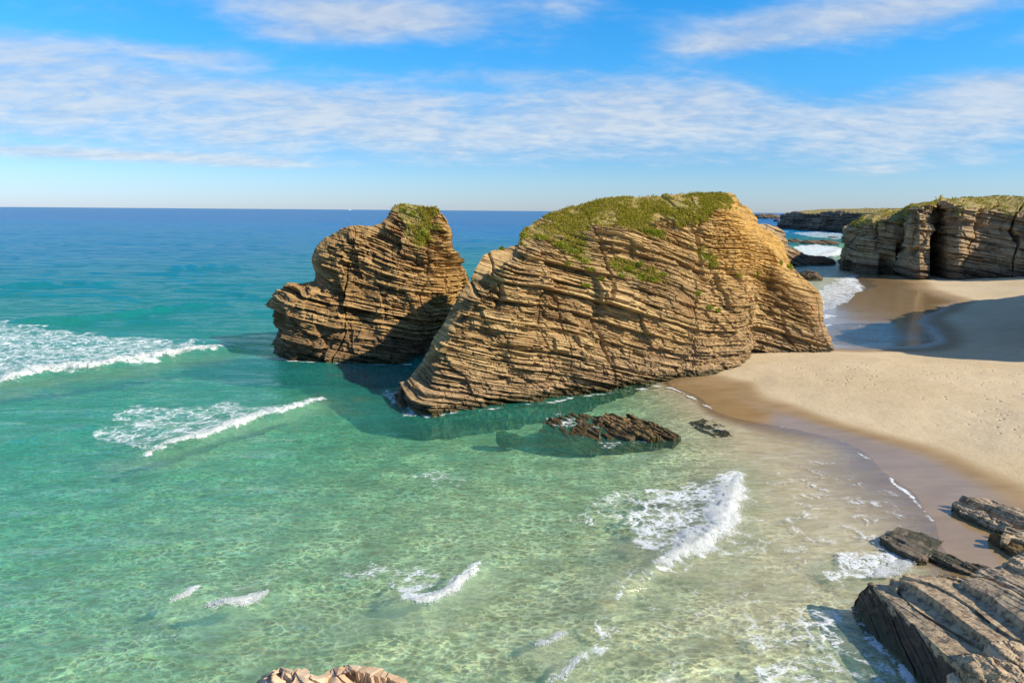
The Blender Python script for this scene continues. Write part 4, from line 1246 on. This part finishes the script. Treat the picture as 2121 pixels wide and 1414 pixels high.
# half drowned rock in front of the big stack
c = P(1260, 890, 0.0)
rf = tag(empty('reef_rock', (c[0], c[1], 0.0)), 'jagged brown rock breaking the water in front of the largest rock', 'rock')
SC_REEF = ((.34, .20, 1.3), (.15, .14, .7))
slab(rf, [(1116, 894), (1150, 906), (1190, 914), (1240, 917)], [(1128, 872), (1165, 860), (1205, 857), (1250, 862)], -.10, .02, -.9, M_WETROCK, 101, nu=130, nc=50, rough_top=1.4, big=(1.1, .16), scales=SC_REEF, name='drowned_shelf')
slab(rf, [(1232, 915), (1300, 918), (1360, 916), (1404, 912)], [(1290, 868), (1330, 872), (1372, 884), (1408, 902)], -.14, -.04, -.9, M_WETROCK, 105, nu=130, nc=50, rough_top=1.4, big=(1.1, .16), scales=SC_REEF, name='drowned_shelf')
slab(rf, [(1236, 880), (1268, 898), (1300, 908)], [(1250, 862), (1290, 882), (1330, 898)], .02, .28, -.7, M_WETROCK, 102, nu=110, rough_top=1.2, big=(.9, .20), scales=((.3, .22, 1.5), (.14, .12, .8)))
slab(rf, [(1242, 866), (1290, 888), (1345, 908)], [(1256, 856), (1305, 868), (1370, 902)], .20, .38, -.7, M_WETROCK, 103, nu=120, rough_top=1.2, big=(.9, .18), scales=((.3, .22, 1.5), (.14, .12, .8)))
slab(rf, [(1290, 866), (1340, 886), (1395, 910)], [(1300, 860), (1352, 874), (1400, 906)], .12, .12, -.7, M_WETROCK, 104, nu=100, rough_top=1.2, big=(.9, .15), scales=((.3, .22, 1.5), (.14, .12, .8)))

c = P(1478, 888, 0.0)
sr = tag(empty('drowned_ledge', (c[0], c[1], 0.0)), 'weedy ledges just under the clear shallows right of the jagged rock', 'rock')
for k, (l, r) in enumerate([([(1428, 876), (1450, 890), (1480, 906)], [(1440, 870), (1470, 884), (1518, 904)]), ([(1470, 872), (1500, 888), (1525, 893)], [(1478, 869), (1506, 884), (1532, 891)]),
                            ([(1446, 872), (1476, 886), (1500, 898)], [(1456, 868), (1486, 880), (1512, 894)])]):
    slab(sr, l, r, -.22, -.14, -.8, M_WETROCK, 110 + k, nu=70, nc=16, rough_top=1.4, big=(.5, .13), scales=((.2, .14, .8), (.1, .1, .5)))
q = P(1052, 888, 0.0)
boulder('drowned_rock', 'small dark rock under the green water left of the jagged rock', 'rock', (q[0], q[1], -.75), (.9, .8, .5), M_WETROCK, 120, big=(.8, .25))

# rocks in the channel behind the big stack
def far_boulder(lab, cx, base_py, w, h, depth, seed, mat=M_CLIFF, name='sea_rock', cat='rock', scales=((1.2, .5, 4.0), (.5, .3, 2.0)), big=(3.0, .9), group=None, **kw):
    q = P(cx, base_py, 0.0)
    sc_ = np.linalg.norm(q - CAM) / FOC
    return boulder(name, lab, cat, (q[0], q[1] + depth * .5, 0.0), (w * .5 * sc_, depth * .5, h * sc_), mat, seed, scales=scales, big=big, nu=90, nv=40, group=group, **kw)
far_boulder('small brown rock alone in the shallow channel behind the largest rock', 1688, 580, 40, 15, 5, 131, scales=((.6, .35, 2.0), (.25, .2, 1.0)), big=(1.2, .7))
far_boulder('dark low rock in the shade at the foot of the cave cliff', 1700, 548, 78, 14, 10, 132, big=(4.0, .6))
far_boulder('long low reef crossing the surf between the rocks and the cliff', 1706, 506, 70, 7, 9, 133, scales=((1.5, .6, 6.0), (.6, .4, 3.0)), big=(5., .8))
far_boulder('low reef end beside the pale rock ramp', 1648, 503, 34, 6, 8, 134, scales=((1.5, .6, 6.0), (.6, .4, 3.0)), big=(5., .8))
far_boulder('tiny rock in the surf close to the cave cliff', 1730, 494, 20, 4, 6, 135, big=(4., .6))
far_boulder('low rocky islet on the horizon beyond the headland', 1594, 453, 60, 9, 60, 136, M_FAR, 'islet', 'islet', scales=((5., 3., 20.), (2., 1.5, 10.)), big=(18., 5.))
far_boulder('dark rock off the tip of the distant headland', 1613, 459, 8, 4, 20, 137, M_FAR, scales=((4., 2., 10.),), big=(10., 2.))

# top of the viewpoint's own crag, peeping in at the bottom
sil = [(520, 1440, 1.0), (540, 1412, .9), (562, 1388, .6), (590, 1380, .3), (622, 1392, .2), (640, 1402, .0), (662, 1402, .1), (690, 1388, .5), (712, 1374, .5), (750, 1374, .6), (790, 1380, .5), (820, 1394, .4), (848, 1412, .2), (870, 1440, .1)]
st = []
for a, b, yo in sil:
    t = PY(a, b, 6.7 + .5 * yo)
    st.append([np.array([t[0] * 1.15, 4.2, t[2] - 2.2]), np.array([t[0] * 1.05, 5.9 + .3 * yo, t[2] - .35]), t])
def crag_back(C):
    a = C[:, -1:].copy(); a[..., 1] += .6; a[..., 2] -= 4
    b = C[:, -1:].copy(); b[..., 1] += 1.2; b[..., 2] = -1.2
    return np.concatenate([a, b], axis=1)
G, vp, uu = loft(st, 260, [10, 60, 70, 24, 10], crag_back, below=9.0)
build_rock('crag_top', 'pale pinkish blocky crag top at the bottom edge of the view', 'rock', G, vp, M_CRAG, 151, [(0.55, .22, .9), (.20, .09, .5), (.07, .05, .25)], (0.7, 0.3), (1, 0.2), 1.0, big=(.9, .10), layers=False, joint=.10, warp=.2, warp_l=2.0)


# ------------------------------------------------------------------ breaking waves
def foam_material():
    mt, T, out = new_mat('white_water')
    pos = T.node('ShaderNodeNewGeometry').outputs['Position']
    n = T.noise(pos, 4.0, 6.0, 0.7)
    col = T.mix(T.ss(n, 0.35, 0.6), (0.84, 0.89, 0.89), (0.96, 0.96, 0.95))
    nb = T.bump(T.noise(pos, 9.0, 5.0, 0.75), 0.8, 0.10)
    th = T.attr('thick')
    e = T.add(T.mul(th, 1.15), T.mul(T.sub(T.noise(pos, 3.4, 6.0, 0.75, 0.3), 0.5), 1.5))
    al = T.ss(e, 0.16, 0.50, 0.0, 0.96)
    d = T.node('ShaderNodeBsdfDiffuse'); T.put(d.inputs[0], col); T.put(d.inputs['Normal'], nb)
    tl = T.node('ShaderNodeBsdfTranslucent'); T.put(tl.inputs[0], col)
    tp = T.node('ShaderNodeBsdfTransparent')
    T.l.new(T.mixs(al, tp.outputs[0], T.mixs(0.45, d.outputs[0], tl.outputs[0])), out.inputs[0])
    return mt
M_FOAM = foam_material()

def breaker(label, line, height, front, back_w, seed, drops=1500, group='breaking waves'):
    pts = line_px(line)
    l = np.concatenate([[0], np.cumsum(np.linalg.norm(np.diff(pts, axis=0), axis=1))])
    nu = int(max(60, min(420, l[-1] / 0.07))); nv = 26
    t = np.linspace(0, l[-1], nu)
    C = np.stack([np.interp(t, l, pts[:, k]) for k in range(2)], -1)
    for _ in range(6):
        C[1:-1] = .25 * C[:-2] + .5 * C[1:-1] + .25 * C[2:]
    tg = np.gradient(C, axis=0); tg /= np.linalg.norm(tg, axis=1, keepdims=True)
    nb = np.stack([-tg[:, 1], tg[:, 0]], -1)                # seaward
    s = np.linspace(0, 1, nu)
    env = (np.minimum(1, np.sin(np.pi * np.clip(s, 0.0, 1.0)) * 1.6)) ** .7
    p1 = np.stack([t / 0.9, t * 0, t * 0 + seed], -1)
    env = env * (.55 + .9 * fbm(p1, 3, seed))
    c = np.linspace(-1, 1, nv)
    across = np.where(c < 0, c * front, c * back_w)
    edgej = (fbm(np.stack([t / .28, t * 0 + 3, t * 0], -1), 3, seed + 5) - .5)
    X = C[:, None, :] + nb[:, None, :] * (across[None, :, None] * env[:, None, None] + edgej[:, None, None] * front * 1.1 * (c < .2)[None, :, None])
    prof = np.where(c < 0, (1 - c ** 2) ** .45, (1 - c) ** 1.4)
    Z = .50 * height * env[:, None] * prof[None, :] - 0.03
    G = np.concatenate([X, Z[..., None]], -1)
    n = grid_normals(G).reshape(-1, 3)
    n *= np.sign(n[:, 2:3] + 1e-6)
    p = G.reshape(-1, 3)
    lump = (fbm(p / .45, 4, seed + 7, .6) - .45) * height * 1.1 * np.repeat(env, nv)
    p = p + n * np.clip(lump, -.1, 1)[:, None]
    # the swell underneath carries it
    root = empty('breaking_wave', (C[:, 0].mean(), C[:, 1].mean(), 0.0))
    off = np.array(root.location)
    tag(root, label, 'wave', group)
    p[:, 2] += sea_z(p[:, 0], p[:, 1])
    thick = (np.minimum(1, env)[:, None] * np.where(c < 0, np.sqrt(np.clip(1 - c ** 2, 0, 1)), 1 - c)[None, :]).ravel()
    mesh_obj('foam_crest', p - off, grid_faces(nu, nv), M_FOAM, root, {'thick': thick}, smooth=True)
    # flung clots of foam along the lip and the front edge
    rng = np.random.default_rng(seed)
    ui = rng.integers(2, nu - 2, drops)
    vv = np.clip(rng.normal(-.75, .35, drops), -1.5, .9)
    e = env[ui]
    a = np.where(vv < 0, vv * front, vv * back_w) * e
    cc = np.concatenate([C[ui] + nb[ui] * (a + edgej[ui] * front)[:, None] + rng.normal(0, .04, (drops, 2)), np.zeros((drops, 1))], 1)
    cc[:, 2] = np.abs(rng.normal(0, .35, drops)) * height * e + .01 + sea_z(cc[:, 0], cc[:, 1])
    rr = rng.uniform(.006, .024, drops) * (1 + height)
    oc8 = np.array([[1, 0, 0], [-1, 0, 0], [0, 1, 0], [0, -1, 0], [0, 0, .8], [0, 0, -.8]])
    ofc = np.array([[0, 2, 4], [2, 1, 4], [1, 3, 4], [3, 0, 4], [2, 0, 5], [1, 2, 5], [3, 1, 5], [0, 3, 5]])
    v = (cc[:, None] + oc8[None] * rr[:, None, None]).reshape(-1, 3)
    f = (np.arange(drops)[:, None, None] * 6 + ofc[None]).reshape(-1, 3)
    sp = mesh_obj('spray', v - off, f, M_FOAM, root, {'thick': np.full(len(v), 1.6)})
    sp['kind'] = 'stuff'
    return root

breaker('longest white breaker rolling in at the left edge of the bay', [(-60, 805), (0, 796), (60, 780), (100, 772), (200, 766), (300, 748), (400, 733), (460, 723)], .60, .75, 1.5, 201, 4000)
breaker('curling breaker ending left of the smaller rock', [(300, 940), (380, 918), (450, 902), (530, 870), (600, 854), (668, 829)], .34, .45, .9, 202, 2600)
breaker('thick foaming breaker running up to the beach at right', [(1345, 1178), (1385, 1166), (1430, 1140), (1490, 1098), (1505, 1060), (1520, 1020), (1527, 984)], .22, .60, 1.3, 203, 4200)
breaker('short white wavelet in the near left water', [(428, 1258), (470, 1259), (510, 1252), (556, 1236)], .22, .28, .35, 204, 900)
breaker('smallest white wavelet left of the short one', [(352, 1250), (378, 1244), (408, 1231)], .14, .16, .22, 205, 400)
breaker('slanting white wavelet in the middle of the near water', [(838, 1252), (870, 1252), (905, 1243), (940, 1220), (976, 1190)], .22, .24, .40, 206, 900)
breaker('little surge of foam against the wet slab', [(1800, 1196), (1850, 1182), (1882, 1160), (1885, 1148)], .14, .30, .6, 207, 900)
breaker('broken foam patch at the bottom edge right of centre', [(1105, 1335), (1140, 1322), (1172, 1308)], .12, .16, .25, 208, 350)
breaker('foam tongue at the bottom edge below the broken patch', [(1135, 1412), (1165, 1400), (1190, 1372), (1205, 1355)], .10, .15, .25, 209, 350)
breaker('white surf line sweeping through the channel by the cave cliff', [(1668, 528), (1700, 529), (1725, 525), (1740, 515)], .5, 1.2, 4.0, 210, 1200)

# ------------------------------------------------------------------ the boat on the horizon
def build_boat():
    q = P(724, 435.6, 0.0)
    d = np.linalg.norm(q - CAM)
    Lb = 6.0 * d / FOC / 2.0
    root = empty('boat', (q[0], q[1], 0.0)); tag(root, 'tiny white boat far out near the horizon left of the rocks', 'boat')
    n = 14
    t = np.linspace(-1, 1, n)
    w = .30 * (1 - np.clip(t, 0, 1) ** 2.2) + .02
    sheer = .28 + .16 * np.clip(t, 0, 1) ** 2
    V = []
    for k in range(n):
        V += [(t[k], -w[k], sheer[k]), (t[k], -w[k] * .75, 0.0), (t[k], 0, -.12), (t[k], w[k] * .75, 0.0), (t[k], w[k], sheer[k]), (t[k], 0, sheer[k] - .03)]
    V = np.array(V) * Lb
    F = []
    for k in range(n - 1):
        for j in range(6):
            j2 = (j + 1) % 6
            F.append((k * 6 + j, (k + 1) * 6 + j, (k + 1) * 6 + j2, k * 6 + j2))
    F.append((0, 1, 2, 3)); F.append((0, 3, 4, 5))
    mt, T, out = new_mat('boat_paint')
    principled(T, out, T.mix(T.noise(T.node('ShaderNodeNewGeometry').outputs['Position'], .5), (.75, .76, .76), (.85, .85, .84)), .4, None, .5)
    mesh_obj('hull', V, np.array(F), mt, root)
    b = np.array([(-.35, -.2, .25), (.25, -.2, .25), (.25, .2, .25), (-.35, .2, .25), (-.30, -.17, .62), (.12, -.17, .62), (.12, .17, .62), (-.30, .17, .62)]) * Lb
    mesh_obj('cabin', b, np.array([(0, 1, 5, 4), (1, 2, 6, 5), (2, 3, 7, 6), (3, 0, 4, 7), (4, 5, 6, 7)]), mt, root)
build_boat()
